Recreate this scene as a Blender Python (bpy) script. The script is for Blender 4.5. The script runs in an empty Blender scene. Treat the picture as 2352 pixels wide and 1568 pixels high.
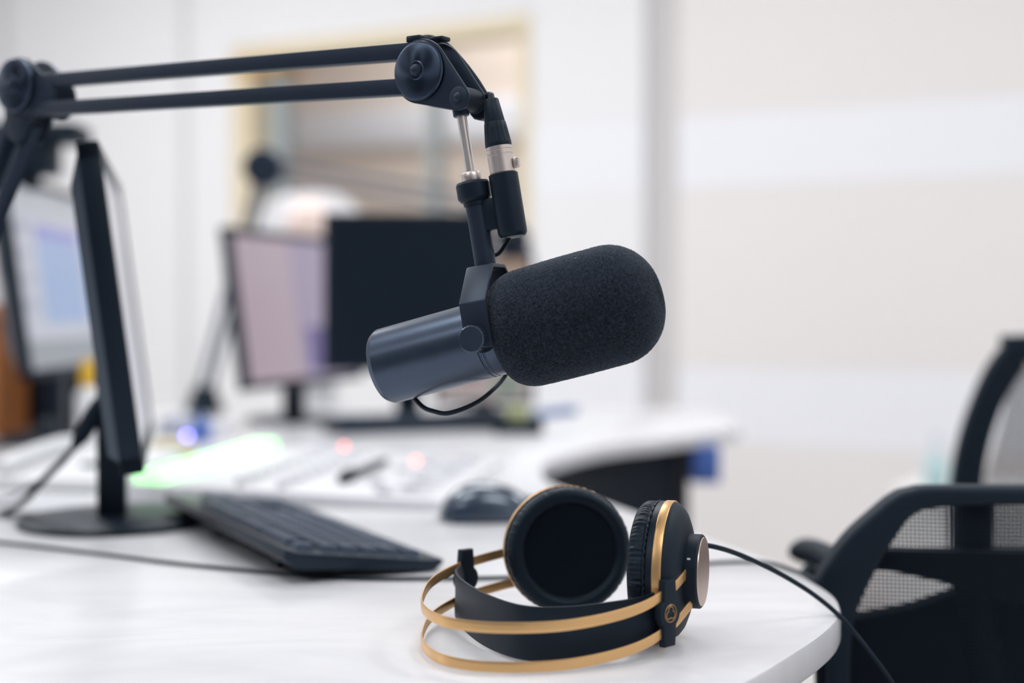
import bpy, bmesh, math, random
import numpy as np
from mathutils import Matrix, Vector, noise
random.seed(7)
rng = np.random.default_rng(5)
C = bpy.context.scene.collection
V = Vector
PI = math.pi

# ------------------------------------------------------------------ camera
FPX = 50.0 / 36.0 * 2352
DESK = 0.75
CAM = V((0, 0, 0.973))
PITCH = math.atan((784 - 712) / FPX)
FW = V((0, math.cos(PITCH), -math.sin(PITCH)))
UP = V((0, math.sin(PITCH), math.cos(PITCH)))

def P(u, v, Y):
    """real point at distance Y along the room whose picture position is u, v"""
    d = FW + V((1, 0, 0)) * ((u - 1176) / FPX) + UP * ((784 - v) / FPX)
    return CAM + d * (Y / d.y)

def D(u, v, h=0.0):
    """point on the desk top (or h above it) seen at u, v"""
    d = FW + V((1, 0, 0)) * ((u - 1176) / FPX) + UP * ((784 - v) / FPX)
    return CAM + d * ((DESK + h - CAM.z) / d.z)

cd = bpy.data.cameras.new('camera')
cam = bpy.data.objects.new('camera', cd)
C.objects.link(cam)
cam.location = CAM
cam.rotation_euler = (PI / 2 - PITCH, 0, 0)
cd.lens = 50
cd.sensor_width = 36
cd.clip_start = 0.02
cd.dof.use_dof = True
cd.dof.focus_distance = 0.957
cd.dof.aperture_fstop = 2.25
bpy.context.scene.camera = cam

# ------------------------------------------------------------------ materials
def lin(c):
    return tuple(((x / 255) / 12.92 if x / 255 <= 0.04045 else ((x / 255 + 0.055) / 1.055) ** 2.4) for x in c)

def mat(name, rgb, rough=0.5, metal=0.0, spec=0.5, emit=None, es=0.0, sheen=0.0, coat=0.0, var=0.0, vscale=20.0, bump=0.0, bscale=200.0, aniso=0.0):
    m = bpy.data.materials.new(name)
    m.use_nodes = True
    nt = m.node_tree
    b = nt.nodes['Principled BSDF']
    col = lin(rgb)
    b.inputs['Base Color'].default_value = (*col, 1)
    b.inputs['Roughness'].default_value = rough
    b.inputs['Metallic'].default_value = metal
    b.inputs['Specular IOR Level'].default_value = spec
    b.inputs['Sheen Weight'].default_value = sheen
    b.inputs['Coat Weight'].default_value = coat
    if max(rgb) < 110 and not metal and not emit:
        b.inputs['Specular Tint'].default_value = (0.62, 0.81, 1.0, 1)
    if emit:
        b.inputs['Emission Color'].default_value = (*lin(emit), 1)
        b.inputs['Emission Strength'].default_value = es
    tc = None
    if var or bump:
        tc = nt.nodes.new('ShaderNodeTexCoord')
    if var:
        n = nt.nodes.new('ShaderNodeTexNoise')
        n.inputs['Scale'].default_value = vscale
        n.inputs['Detail'].default_value = 6
        nt.links.new(tc.outputs['Object'], n.inputs['Vector'])
        mx = nt.nodes.new('ShaderNodeMix')
        mx.data_type = 'RGBA'
        mx.inputs['A'].default_value = (*[max(0, c * (1 - var)) for c in col], 1)
        mx.inputs['B'].default_value = (*[min(1, c * (1 + var)) for c in col], 1)
        nt.links.new(n.outputs['Fac'], mx.inputs['Factor'])
        nt.links.new(mx.outputs['Result'], b.inputs['Base Color'])
    if bump:
        n2 = nt.nodes.new('ShaderNodeTexNoise')
        n2.inputs['Scale'].default_value = bscale
        n2.inputs['Detail'].default_value = 3
        nt.links.new(tc.outputs['Object'], n2.inputs['Vector'])
        bp = nt.nodes.new('ShaderNodeBump')
        bp.inputs['Strength'].default_value = bump
        bp.inputs['Distance'].default_value = 0.001
        nt.links.new(n2.outputs['Fac'], bp.inputs['Height'])
        nt.links.new(bp.outputs['Normal'], b.inputs['Normal'])
    if aniso:
        b.inputs['Anisotropic'].default_value = aniso
        tg = nt.nodes.new('ShaderNodeTangent')
        tg.direction_type = 'RADIAL'
        tg.axis = 'Z'
        nt.links.new(tg.outputs['Tangent'], b.inputs['Tangent'])
    return m

M = {}
M['white_wall'] = mat('white_wall_paint', (238, 238, 240), 0.7, var=0.01, vscale=3)
M['beige'] = mat('beige_wall_panel', (235, 231, 230), 0.7, var=0.01, vscale=3)
M['pale'] = mat('pale_wall_panel', (240, 241, 246), 0.6, var=0.01, vscale=3)
M['shade_and_base_grey'] = mat('groove_shade_and_baseboard_grey', (206, 203, 203), 0.7)
M['dark_wall'] = mat('darkened_rear_wall', (84, 90, 102), 0.9)  # unseen wall, darkened to deepen dark surfaces that face the camera
M['seam'] = mat('pale_grey_seam', (216, 216, 218), 0.7)
M['floor'] = mat('floor_vinyl', (214, 212, 212), 0.4, var=0.03, vscale=4)
M['ceiling'] = mat('ceiling_paint', (236, 236, 236), 0.8)
M['oak'] = mat('pale_yellow_wood', (228, 214, 184), 0.5, var=0.05, vscale=9)
M['brown'] = mat('brown_wood', (208, 168, 112), 0.5, var=0.15, vscale=9)
M['mullion'] = mat('grey_green_mullion', (160, 168, 170), 0.5)
M['peach'] = mat('peach_far_wall', (236, 220, 206), 0.7)
M['black_metal'] = mat('black_satin_metal', (38, 46, 60), 0.42, 0.0, 0.28, var=0.08, vscale=60)
M['black_disc'] = mat('black_turned_metal', (62, 73, 90), 0.30, 1.0, 0.5, aniso=0.9)
M['mic_body'] = mat('worn_dark_grey_enamel', (72, 84, 102), 0.30, 0.72, 0.5, var=0.14, vscale=45)
M['black_plastic'] = mat('black_plastic', (24, 32, 43), 0.42, 0, 0.28)
M['dark_plastic'] = mat('dark_matt_plastic', (22, 30, 40), 0.55, 0, 0.28)
M['rubber'] = mat('black_rubber', (22, 30, 40), 0.5, 0, 0.28)
M['chrome'] = mat('satin_chrome', (226, 219, 215), 0.34, 0.85)
M['nickel'] = mat('brushed_nickel', (216, 206, 201), 0.38, 0.9, var=0.06, vscale=80)
M['leather'] = mat('black_leather', (25, 33, 43), 0.46, 0, 0.28, bump=0.25, bscale=900)
M['leather_strap'] = mat('black_strap_leather', (25, 33, 44), 0.5, 0, 0.28, bump=0.2, bscale=1200)
M['felt'] = mat('black_driver_cloth', (20, 27, 36), 0.9, 0, 0.1)
M['gold'] = mat('gold_anodised_metal', (228, 184, 128), 0.36, 0.8, var=0.03, vscale=30)
M['copper'] = mat('pale_copper_plate', (224, 198, 184), 0.35, 0.9)
M['emblem_gold'] = mat('gold_print', (170, 132, 84), 0.4, 0.5)
M['white_plastic'] = mat('white_plastic', (228, 229, 233), 0.35)
M['monitor_back'] = mat('grey_monitor_casing', (80, 88, 98), 0.5, 0, 0.5)
M['monitor_edge'] = mat('black_monitor_bezel', (24, 32, 42), 0.42, 0, 0.28)
M['keycap'] = mat('sheen_lightened_keycap', (64, 74, 90), 0.38, 0, 0.8)  # black keys lightened: the ceiling's bluish reflection is put into the colour
M['key_body'] = mat('black_keyboard_case', (26, 33, 44), 0.36, 0, 0.45)
M['mouse'] = mat('glossy_black_mouse', (46, 57, 73), 0.22, 0, 0.9, coat=1.0)
M['screen_off'] = mat('dark_screen_glass', (24, 32, 42), 0.25, 0, 0.3)
M['orange'] = mat('orange_brown_board', (206, 128, 66), 0.6, var=0.1, vscale=6)
M['yellow'] = mat('yellow_plastic', (216, 172, 52), 0.4)
M['blue'] = mat('blue_plastic', (78, 112, 188), 0.4)
M['blue2'] = mat('bright_blue_plastic', (48, 96, 160), 0.4)
M['teal'] = mat('teal_liquid', (184, 216, 219), 0.3)
M['clear_blue'] = mat('pale_blue_plastic', (214, 226, 238), 0.25)
M['olive'] = mat('yellow_green_card', (176, 184, 140), 0.6)
M['cardboard'] = mat('beige_card', (206, 196, 168), 0.7)
M['dark_green'] = mat('dark_green_display', (52, 76, 66), 0.3)
M['dark_wood'] = mat('dark_brown_laminate', (20, 25, 33), 0.6, 0, 0.2, var=0.1, vscale=5)
M['dark_edge'] = mat('brown_cabinet_edge', (46, 38, 38), 0.5)
M['pink'] = mat('blush_fabric', (240, 218, 210), 0.8)
M['seat_fabric'] = mat('black_seat_fabric', (17, 24, 33), 0.85, 0, 0.2, bump=0.3, bscale=600)
M['console'] = mat('pale_console_panel', (226, 227, 232), 0.4)
M['console_side'] = mat('grey_console_side', (188, 192, 200), 0.45)
M['knob_grey'] = mat('grey_knob', (150, 156, 166), 0.4)
M['led_blue'] = mat('blue_led', (60, 70, 240), 0.3, emit=(120, 112, 255), es=60)
M['led_red'] = mat('red_led', (240, 90, 80), 0.3, emit=(255, 118, 100), es=9)
M['led_green'] = mat('green_display_light', (190, 250, 190), 0.3, emit=(164, 255, 164), es=3.2)
M['grey_arm'] = mat('grey_painted_tube', (122, 130, 143), 0.4, 0.2)
M['lamp'] = mat('lit_ceiling_panel', (255, 255, 255), 0.5, emit=(255, 252, 248), es=6.0)

# white desk top with faint grain
def desk_mat():
    m = mat('white_marbled_laminate', (232, 232, 235), 0.24, 0, 0.45)
    nt = m.node_tree
    b = nt.nodes['Principled BSDF']
    tc = nt.nodes.new('ShaderNodeTexCoord')
    mp = nt.nodes.new('ShaderNodeMapping')
    mp.inputs['Scale'].default_value = (1.6, 4.5, 1)
    mp.inputs['Rotation'].default_value = (0, 0, 0.25)
    n = nt.nodes.new('ShaderNodeTexNoise')
    n.inputs['Scale'].default_value = 3.2
    n.inputs['Detail'].default_value = 8
    n.inputs['Distortion'].default_value = 1.6
    r = nt.nodes.new('ShaderNodeValToRGB')
    r.color_ramp.elements[0].position = 0.34
    r.color_ramp.elements[0].color = (*lin((212, 213, 218)), 1)
    r.color_ramp.elements[1].position = 0.56
    r.color_ramp.elements[1].color = (*lin((220, 221, 225)), 1)
    nt.links.new(tc.outputs['Object'], mp.inputs['Vector'])
    nt.links.new(mp.outputs['Vector'], n.inputs['Vector'])
    nt.links.new(n.outputs['Fac'], r.inputs['Fac'])
    nt.links.new(r.outputs['Color'], b.inputs['Base Color'])
    return m
M['desk'] = desk_mat()

# foam with rare lint specks
def foam_mat():
    m = mat('black_open_cell_foam', (21, 26, 34), 0.9, 0, 0.12, sheen=0.2)
    nt = m.node_tree
    b = nt.nodes['Principled BSDF']
    b.inputs['Sheen Roughness'].default_value = 0.5
    b.inputs['Sheen Tint'].default_value = (0.75, 0.85, 1, 1)
    tc = nt.nodes.new('ShaderNodeTexCoord')
    v = nt.nodes.new('ShaderNodeTexVoronoi')
    v.inputs['Scale'].default_value = 210
    lt = nt.nodes.new('ShaderNodeMath'); lt.operation = 'LESS_THAN'; lt.inputs[1].default_value = 0.11
    sp = nt.nodes.new('ShaderNodeSeparateColor')
    gt = nt.nodes.new('ShaderNodeMath'); gt.operation = 'GREATER_THAN'; gt.inputs[1].default_value = 0.975
    mu = nt.nodes.new('ShaderNodeMath'); mu.operation = 'MULTIPLY'
    mx = nt.nodes.new('ShaderNodeMix'); mx.data_type = 'RGBA'
    vb = nt.nodes.new('ShaderNodeTexVoronoi')
    vb.inputs['Scale'].default_value = 1500
    cr = nt.nodes.new('ShaderNodeValToRGB')
    cr.color_ramp.elements[0].color = (*lin((11, 16, 24)), 1)
    cr.color_ramp.elements[1].color = (*lin((50, 58, 72)), 1)
    nt.links.new(tc.outputs['Object'], vb.inputs['Vector'])
    sb = nt.nodes.new('ShaderNodeSeparateColor')
    nt.links.new(vb.outputs['Color'], sb.inputs['Color'])
    pw = nt.nodes.new('ShaderNodeMath'); pw.operation = 'POWER'; pw.inputs[1].default_value = 1.7
    nt.links.new(sb.outputs['Green'], pw.inputs[0])
    nt.links.new(pw.outputs[0], cr.inputs['Fac'])
    bp = nt.nodes.new('ShaderNodeBump'); bp.inputs['Strength'].default_value = 0.9; bp.inputs['Distance'].default_value = 0.0006
    nt.links.new(pw.outputs[0], bp.inputs['Height'])
    nt.links.new(bp.outputs['Normal'], b.inputs['Normal'])
    nt.links.new(cr.outputs['Color'], mx.inputs['A'])
    mx.inputs['B'].default_value = (0.45, 0.48, 0.55, 1)
    nt.links.new(tc.outputs['Object'], v.inputs['Vector'])
    nt.links.new(v.outputs['Distance'], lt.inputs[0])
    nt.links.new(v.outputs['Color'], sp.inputs['Color'])
    nt.links.new(sp.outputs['Red'], gt.inputs[0])
    nt.links.new(lt.outputs[0], mu.inputs[0])
    nt.links.new(gt.outputs[0], mu.inputs[1])
    nt.links.new(mu.outputs[0], mx.inputs['Factor'])
    nt.links.new(mx.outputs['Result'], b.inputs['Base Color'])
    return m
M['foam'] = foam_mat()

# woven chair mesh: real holes in the weave, staggered
def mesh_mat():
    m = mat('black_chair_mesh', (17, 24, 33), 0.7, 0, 0.2)
    nt = m.node_tree
    b = nt.nodes['Principled BSDF']
    out = nt.nodes['Material Output']
    tc = nt.nodes.new('ShaderNodeTexCoord')
    sep = nt.nodes.new('ShaderNodeSeparateXYZ')
    nt.links.new(tc.outputs['Object'], sep.inputs['Vector'])
    def math_(op, a, bb):
        n = nt.nodes.new('ShaderNodeMath'); n.operation = op
        for i, x in enumerate((a, bb)):
            if x is None: continue
            if isinstance(x, (int, float)): n.inputs[i].default_value = x
            else: nt.links.new(x, n.inputs[i])
        return n.outputs[0]
    k = 2 * PI / 0.0064
    s1 = math_('SINE', math_('MULTIPLY', math_('ADD', sep.outputs['X'], sep.outputs['Z']), k), None)
    s2 = math_('SINE', math_('MULTIPLY', math_('SUBTRACT', sep.outputs['X'], sep.outputs['Z']), k), None)
    hole = math_('GREATER_THAN', math_('MULTIPLY', s1, s2), 0.16)
    tr = nt.nodes.new('ShaderNodeBsdfTransparent')
    mx = nt.nodes.new('ShaderNodeMixShader')
    nt.links.new(hole, mx.inputs[0])
    nt.links.new(b.outputs[0], mx.inputs[1])
    nt.links.new(tr.outputs[0], mx.inputs[2])
    nt.links.new(mx.outputs[0], out.inputs['Surface'])
    return m
M['mesh'] = mesh_mat()

def glass_mat():
    m = bpy.data.materials.new('clear_window_glass')
    m.use_nodes = True
    nt = m.node_tree
    nt.nodes.remove(nt.nodes['Principled BSDF'])
    out = nt.nodes['Material Output']
    tr = nt.nodes.new('ShaderNodeBsdfTransparent'); tr.inputs[0].default_value = (0.96, 0.97, 0.98, 1)
    gl = nt.nodes.new('ShaderNodeBsdfGlossy'); gl.inputs['Roughness'].default_value = 0.02
    fr = nt.nodes.new('ShaderNodeFresnel'); fr.inputs[0].default_value = 1.35
    mx = nt.nodes.new('ShaderNodeMixShader')
    nt.links.new(fr.outputs[0], mx.inputs[0]); nt.links.new(tr.outputs[0], mx.inputs[1]); nt.links.new(gl.outputs[0], mx.inputs[2])
    nt.links.new(mx.outputs[0], out.inputs['Surface'])
    return m
M['glass'] = glass_mat()

def screen_mat(name, base, rects, strength):
    """lit screen: flat rectangles of colour in the panel's own coordinates (y = width, z = height, 0..1)"""
    m = bpy.data.materials.new(name)
    m.use_nodes = True
    nt = m.node_tree
    b = nt.nodes['Principled BSDF']
    b.inputs['Base Color'].default_value = (0.02, 0.02, 0.025, 1)
    b.inputs['Roughness'].default_value = 0.3
    tc = nt.nodes.new('ShaderNodeTexCoord')
    sep = nt.nodes.new('ShaderNodeSeparateXYZ')
    nt.links.new(tc.outputs['Generated'], sep.inputs[0])
    def cmp_(op, a, v):
        n = nt.nodes.new('ShaderNodeMath'); n.operation = op
        nt.links.new(a, n.inputs[0]); n.inputs[1].default_value = v
        return n.outputs[0]
    def mul(a, c):
        n = nt.nodes.new('ShaderNodeMath'); n.operation = 'MULTIPLY'
        nt.links.new(a, n.inputs[0]); nt.links.new(c, n.inputs[1])
        return n.outputs[0]
    prev = None
    for (y0, z0, y1, z1, col) in rects:
        f = mul(mul(cmp_('GREATER_THAN', sep.outputs['Y'], y0), cmp_('LESS_THAN', sep.outputs['Y'], y1)),
                mul(cmp_('GREATER_THAN', sep.outputs['Z'], z0), cmp_('LESS_THAN', sep.outputs['Z'], z1)))
        mx = nt.nodes.new('ShaderNodeMix'); mx.data_type = 'RGBA'
        nt.links.new(f, mx.inputs['Factor'])
        if prev is None: mx.inputs['A'].default_value = (*lin(base), 1)
        else: nt.links.new(prev, mx.inputs['A'])
        mx.inputs['B'].default_value = (*lin(col), 1)
        prev = mx.outputs['Result']
    if prev: nt.links.new(prev, b.inputs['Emission Color'])
    else: b.inputs['Emission Color'].default_value = (*lin(base), 1)
    b.inputs['Emission Strength'].default_value = strength
    return m

# ------------------------------------------------------------------ mesh helpers
class MB:
    def __init__(s): s.v = []; s.f = []
    def add(s, vs, fs, mx=None):
        o = len(s.v)
        for p in vs:
            p = V(p)
            s.v.append(mx @ p if mx is not None else p)
        s.f += [[i + o for i in f] for f in fs]
        return s
    def box(s, c, size, mx=None, bev=0.0, seg=2):
        bm = bmesh.new()
        bmesh.ops.create_cube(bm, size=1)
        for v in bm.verts: v.co = V((v.co.x * size[0] + c[0], v.co.y * size[1] + c[1], v.co.z * size[2] + c[2]))
        if bev: bmesh.ops.bevel(bm, geom=bm.edges[:], offset=bev, segments=seg, affect='EDGES', profile=0.5)
        s.bm(bm, mx); return s
    def bm(s, bm, mx=None):
        bm.verts.index_update()
        s.add([v.co.copy() for v in bm.verts], [[v.index for v in f.verts] for f in bm.faces], mx)
        bm.free(); return s
    def prism(s, poly, z0, z1, mx=None, bev=0.0, seg=2):
        bm = bmesh.new()
        vs = [bm.verts.new((p[0], p[1], z0)) for p in poly]
        f = bm.faces.new(vs)
        if f.normal.z == 0: f.normal_update()
        r = bmesh.ops.extrude_face_region(bm, geom=[f])
        for e in r['geom']:
            if isinstance(e, bmesh.types.BMVert): e.co.z = z1
        bmesh.ops.recalc_face_normals(bm, faces=bm.faces[:])
        if bev:
            es = [e for e in bm.edges if abs(e.verts[0].co.z - e.verts[1].co.z) < 1e-9]
            bmesh.ops.bevel(bm, geom=es, offset=bev, segments=seg, affect='EDGES', profile=0.5)
        s.bm(bm, mx); return s
    def lathe(s, prof, n=48, mx=None, fn=None):
        """profile of (r, z) turned about Z"""
        vs = []; fs = []; rings = []
        for (r, z) in prof:
            if r <= 1e-9:
                rings.append([len(vs)]); vs.append((0, 0, z))
            else:
                ring = []
                for k in range(n):
                    t = 2 * PI * k / n
                    rr, zz = fn(r, z, t) if fn else (r, z)
                    ring.append(len(vs)); vs.append((rr * math.cos(t), rr * math.sin(t), zz))
                rings.append(ring)
        for a, b in zip(rings, rings[1:]):
            for k in range(n):
                k2 = (k + 1) % n
                if len(a) == 1 and len(b) == 1: continue
                if len(a) == 1: fs.append([a[0], b[k], b[k2]][::-1])
                elif len(b) == 1: fs.append([a[k], a[k2], b[0]])
                else: fs.append([a[k], a[k2], b[k2], b[k]])
        if len(rings[0]) > 1: fs.append(rings[0][::-1])
        if len(rings[-1]) > 1: fs.append(rings[-1])
        s.add(vs, fs, mx); return s
    def cyl(s, a, b, r, n=24, r2=None, bev=0.0):
        a = V(a); b = V(b); L = (b - a).length
        r2 = r if r2 is None else r2
        pr = [(0, 0), (r - bev, 0), (r, bev), (r2, L - bev), (r2 - bev, L), (0, L)] if bev else [(0, 0), (r, 0), (r2, L), (0, L)]
        return s.lathe(pr, n, zframe(a, b - a))
    def tube(s, pts, r, n=12, mx=None):
        pts = [V(p) for p in pts]
        rs = r if isinstance(r, (list, tuple)) else [r] * len(pts)
        vs = []; fs = []
        t0 = (pts[1] - pts[0]).normalized()
        ref = V((0, 0, 1)) if abs(t0.z) < 0.9 else V((1, 0, 0))
        nrm = t0.cross(ref).normalized()
        for i, p in enumerate(pts):
            if i == 0: t = t0
            elif i == len(pts) - 1: t = (pts[i] - pts[i - 1]).normalized()
            else: t = (pts[i + 1] - pts[i - 1]).normalized()
            nrm = (nrm - t * nrm.dot(t)).normalized()
            bn = t.cross(nrm)
            for k in range(n):
                a = 2 * PI * k / n
                vs.append(p + (nrm * math.cos(a) + bn * math.sin(a)) * rs[i])
        for i in range(len(pts) - 1):
            for k in range(n):
                k2 = (k + 1) % n
                fs.append([i * n + k, i * n + k2, (i + 1) * n + k2, (i + 1) * n + k])
        fs.append(list(range(n))[::-1]); fs.append([(len(pts) - 1) * n + k for k in range(n)])
        s.add(vs, fs, mx); return s
    def ribbon(s, pts, heights, th, bulge=0.0):
        """vertical strip swept along pts (centre line); heights per point or single"""
        pts = [V(p) for p in pts]
        hs = heights if isinstance(heights, (list, tuple)) else [heights] * len(pts)
        sec = []
        K = 7
        for k in range(K): sec.append((0.5 * th, -0.5 + k / (K - 1)))
        for k in range(K): sec.append((-0.5 * th, 0.5 - k / (K - 1)))
        n = len(sec); vs = []; fs = []
        for i, p in enumerate(pts):
            t = pts[min(i + 1, len(pts) - 1)] - pts[max(i - 1, 0)]
            t.z = 0; t.normalize()
            w = V((t.y, -t.x, 0))
            for (a, b) in sec:
                e = 0.82 if abs(b) > 0.499 else 1.0
                vs.append(p + w * (a * (0.55 if abs(b) > 0.499 else 1) + bulge * (1 - (2 * b) ** 2)) + V((0, 0, b * hs[i])))
        for i in range(len(pts) - 1):
            for k in range(n):
                k2 = (k + 1) % n
                fs.append([i * n + k, (i + 1) * n + k, (i + 1) * n + k2, i * n + k2])
        fs.append(list(range(n))); fs.append([(len(pts) - 1) * n + k for k in range(n)][::-1])
        s.add(vs, fs); return s

def zframe(o, z, x=None):
    z = V(z).normalized()
    if x is None: x = V((0, 0, 1)) if abs(z.z) < 0.95 else V((1, 0, 0))
    x = V(x); x = (x - z * x.dot(z)).normalized()
    y = z.cross(x)
    return Matrix(((x.x, y.x, z.x, o[0]), (x.y, y.y, z.y, o[1]), (x.z, y.z, z.z, o[2]), (0, 0, 0, 1)))

def frame(o, x, y, z):
    x, y, z = V(x), V(y), V(z)
    return Matrix(((x.x, y.x, z.x, o[0]), (x.y, y.y, z.y, o[1]), (x.z, y.z, z.z, o[2]), (0, 0, 0, 1)))

def catmull(pts, n=10):
    pts = [V(p) for p in pts]
    e = [pts[0] * 2 - pts[1]] + pts + [pts[-1] * 2 - pts[-2]]
    out = []
    for i in range(1, len(e) - 2):
        p0, p1, p2, p3 = e[i - 1:i + 3]
        for k in range(n):
            t = k / n
            out.append(0.5 * ((2 * p1) + (p2 - p0) * t + (2 * p0 - 5 * p1 + 4 * p2 - p3) * t * t + (3 * p1 - p0 - 3 * p2 + p3) * t ** 3))
    out.append(pts[-1])
    return out

def build(name, mb, material, parent=None, mx=None, angle=35):
    me = bpy.data.meshes.new(name)
    me.from_pydata([tuple(v) for v in mb.v], [], mb.f)
    bm = bmesh.new(); bm.from_mesh(me)
    bmesh.ops.recalc_face_normals(bm, faces=bm.faces[:])
    bm.to_mesh(me); bm.free()
    me.shade_smooth()
    me.set_sharp_from_angle(angle=math.radians(angle))
    me.materials.append(material)
    o = bpy.data.objects.new(name, me)
    C.objects.link(o)
    if parent is not None: o.parent = parent
    if mx is not None: o.matrix_local = mx
    return o

def tag(o, label, cat, group=None):
    o['label'] = label; o['category'] = cat
    if group: o['group'] = group
    return o

def thing(name, label, cat, mx=None, group=None):
    o = bpy.data.objects.new(name, None)
    o.empty_display_size = 0.05
    C.objects.link(o)
    if mx is not None: o.matrix_world = mx if isinstance(mx, Matrix) else Matrix.Translation(V(mx))
    return tag(o, label, cat, group)

def W(root):
    """matrix that brings world-placed shapes into the root's own frame"""
    return root.matrix_world.inverted()

def loc(root, mb):
    mi = W(root)
    mb.v = [mi @ v for v in mb.v]
    return mb

bpy.context.view_layer.update()

def wthing(name, label, cat, o, group=None):
    t = thing(name, label, cat, Matrix.Translation(V(o)), group)
    bpy.context.view_layer.update()
    return t

def structure(name, mb, material, angle=35):
    o = build(name, mb, material, angle=angle)
    o['kind'] = 'structure'
    return o

# ------------------------------------------------------------------ the room
e1 = V((0.8762, -0.4819, 0)); e2 = V((0.4819, 0.8762, 0))
R = frame((0, 0, 0), e1, e2, (0, 0, 1))             # room axes: p along the far wall, q towards it
QW = 5.0 * 0.8762
P0, P1, Q0, H = -6.0, 2.6, -3.0, 2.9
structure('floor', MB().box(((P0 + P1) / 2, (QW + Q0) / 2 + 1.2, -0.05), (P1 - P0 + 0.6, QW - Q0 + 3.2, 0.1), R), M['floor'])
structure('ceiling', MB().box(((P0 + P1) / 2, (QW + Q0) / 2 + 1.2, H + 0.05), (P1 - P0 + 0.6, QW - Q0 + 3.2, 0.1), R), M['ceiling'])
structure('wall_left', MB().box((P0 - 0.06, (QW + Q0) / 2, H / 2), (0.12, QW - Q0, H), R), M['white_wall'])
structure('wall_right', MB().box((P1 + 0.06, (QW + Q0) / 2, H / 2), (0.12, QW - Q0, H), R), M['white_wall'])
structure('wall_front', MB().box(((P0 + P1) / 2, Q0 - 0.06, H / 2), (P1 - P0 + 0.24, 0.12, H), R), M['dark_wall'])
# far wall with the inner window opening
wx0, wx1, wz0, wz1 = -3.66, -2.33, 0.95, 2.0
b = MB()
T = 0.14
yb = QW + T / 2
b.box(((P0 + wx0) / 2, yb, H / 2), (wx0 - P0, T, H), R)
b.box(((P1 + wx1) / 2, yb, H / 2), (P1 - wx1, T, H), R)
b.box(((wx0 + wx1) / 2, yb, wz0 / 2), (wx1 - wx0, T, wz0), R)
b.box(((wx0 + wx1) / 2, yb, (H + wz1) / 2), (wx1 - wx0, T, H - wz1), R)
structure('wall_back', b, M['white_wall'])
# horizontal panels on the right run of the far wall
pz = [(0.02, 0.549, 'beige'), (0.5492, 0.784, 'pale'), (0.7842, 1.376, 'beige'), (1.3762, 1.599, 'pale'), (1.5992, 2.15, 'beige'), (2.1502, 2.88, 'pale')]
for i, (z0, z1, k) in enumerate(pz):
    structure('trim_%d' % (i + 1), MB().box(((-1.775 + P1) / 2, QW - 0.012, (z0 + z1) / 2), (P1 + 1.775, 0.024, z1 - z0), R), M[k])
structure('trim_7', MB().box((-1.83, QW - 0.006, H / 2), (0.10, 0.012, H - 0.02), R), M['shade_and_base_grey'])  # flat strip: the shade of a wall groove put into its grey
structure('trim_8', MB().box((-3.9, QW - 0.006, H / 2), (0.035, 0.012, H - 0.02), R), M['seam'])
structure('trim_9', MB().box((-4.92, QW - 0.006, H / 2), (0.05, 0.012, H - 0.02), R), M['seam'])
for i, (z0, z1, k) in enumerate(pz):
    structure('trim_%d' % (i + 10), MB().box((-2.10, QW - 0.02, (z0 + z1) / 2), (0.42, 0.04, z1 - z0), R), M['white_wall' if k == 'beige' else 'pale'])
structure('baseboard_back', MB().box(((P0 + P1) / 2, QW - 0.03, 0.04), (P1 - P0, 0.02, 0.08), R), M['shade_and_base_grey'])
# window
wn = bpy.data.objects.new('window_1', None); C.objects.link(wn); wn['kind'] = 'structure'
wn.matrix_world = R @ Matrix.Translation((wx0, QW, wz0)); bpy.context.view_layer.update()
ww, wh = wx1 - wx0, wz1 - wz0
f = MB()
f.box((0.05, 0.05, wh / 2), (0.10, 0.12, wh)); f.box((ww - 0.02, 0.05, wh / 2), (0.04, 0.12, wh))
f.box((ww / 2, 0.05, wh - 0.03), (ww - 0.002, 0.125, 0.06)); f.box((ww / 2, 0.05, 0.03), (ww - 0.002, 0.125, 0.06))
build('window_frame', f, M['oak'], wn)
build('corner_block', MB().box((0.14, 0.045, wh - 0.085), (0.22, 0.15, 0.05)), M['brown'], wn)
build('mullion', MB().box((0.195, 0.055, wh / 2), (0.07, 0.06, wh - 0.12)), M['mullion'], wn)
build('mullion', MB().box((0.90, 0.055, wh / 2), (0.035, 0.06, wh - 0.12)), M['mullion'], wn)
build('pane', MB().box((ww / 2, 0.075, wh / 2), (ww - 0.04, 0.006, wh - 0.06)), M['glass'], wn)
# the room beyond the window
qb = QW + 1.6
structure('wall_beyond', MB().box((-3.0, qb + 0.05, H / 2), (5.0, 0.1, H), R), M['peach'])
structure('wall_beyond_left', MB().box((-5.5, QW + 0.87, H / 2), (0.1, 1.46, H), R), M['peach'])
structure('wall_beyond_right', MB().box((-0.5, QW + 0.87, H / 2), (0.1, 1.46, H), R), M['peach'])
cb = tag(build('wall_panel', MB().box((-3.75, qb - 0.02, 1.89), (2.1, 0.04, 0.2), R, bev=0.004), M['pale']), 'long pale panel on the wall seen through the inner window', 'wall panel')
tag(build('locker', MB().box((-3.62, qb - 0.25, 0.7), (0.34, 0.5, 1.4), R, bev=0.005), M['mullion']), 'grey locker standing beyond the inner window', 'locker')
tag(build('filing_cabinet', MB().box((-3.05, qb - 0.25, 0.66), (0.42, 0.5, 1.32), R, bev=0.005), M['white_plastic']), 'white filing cabinet beyond the inner window', 'cabinet')

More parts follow.
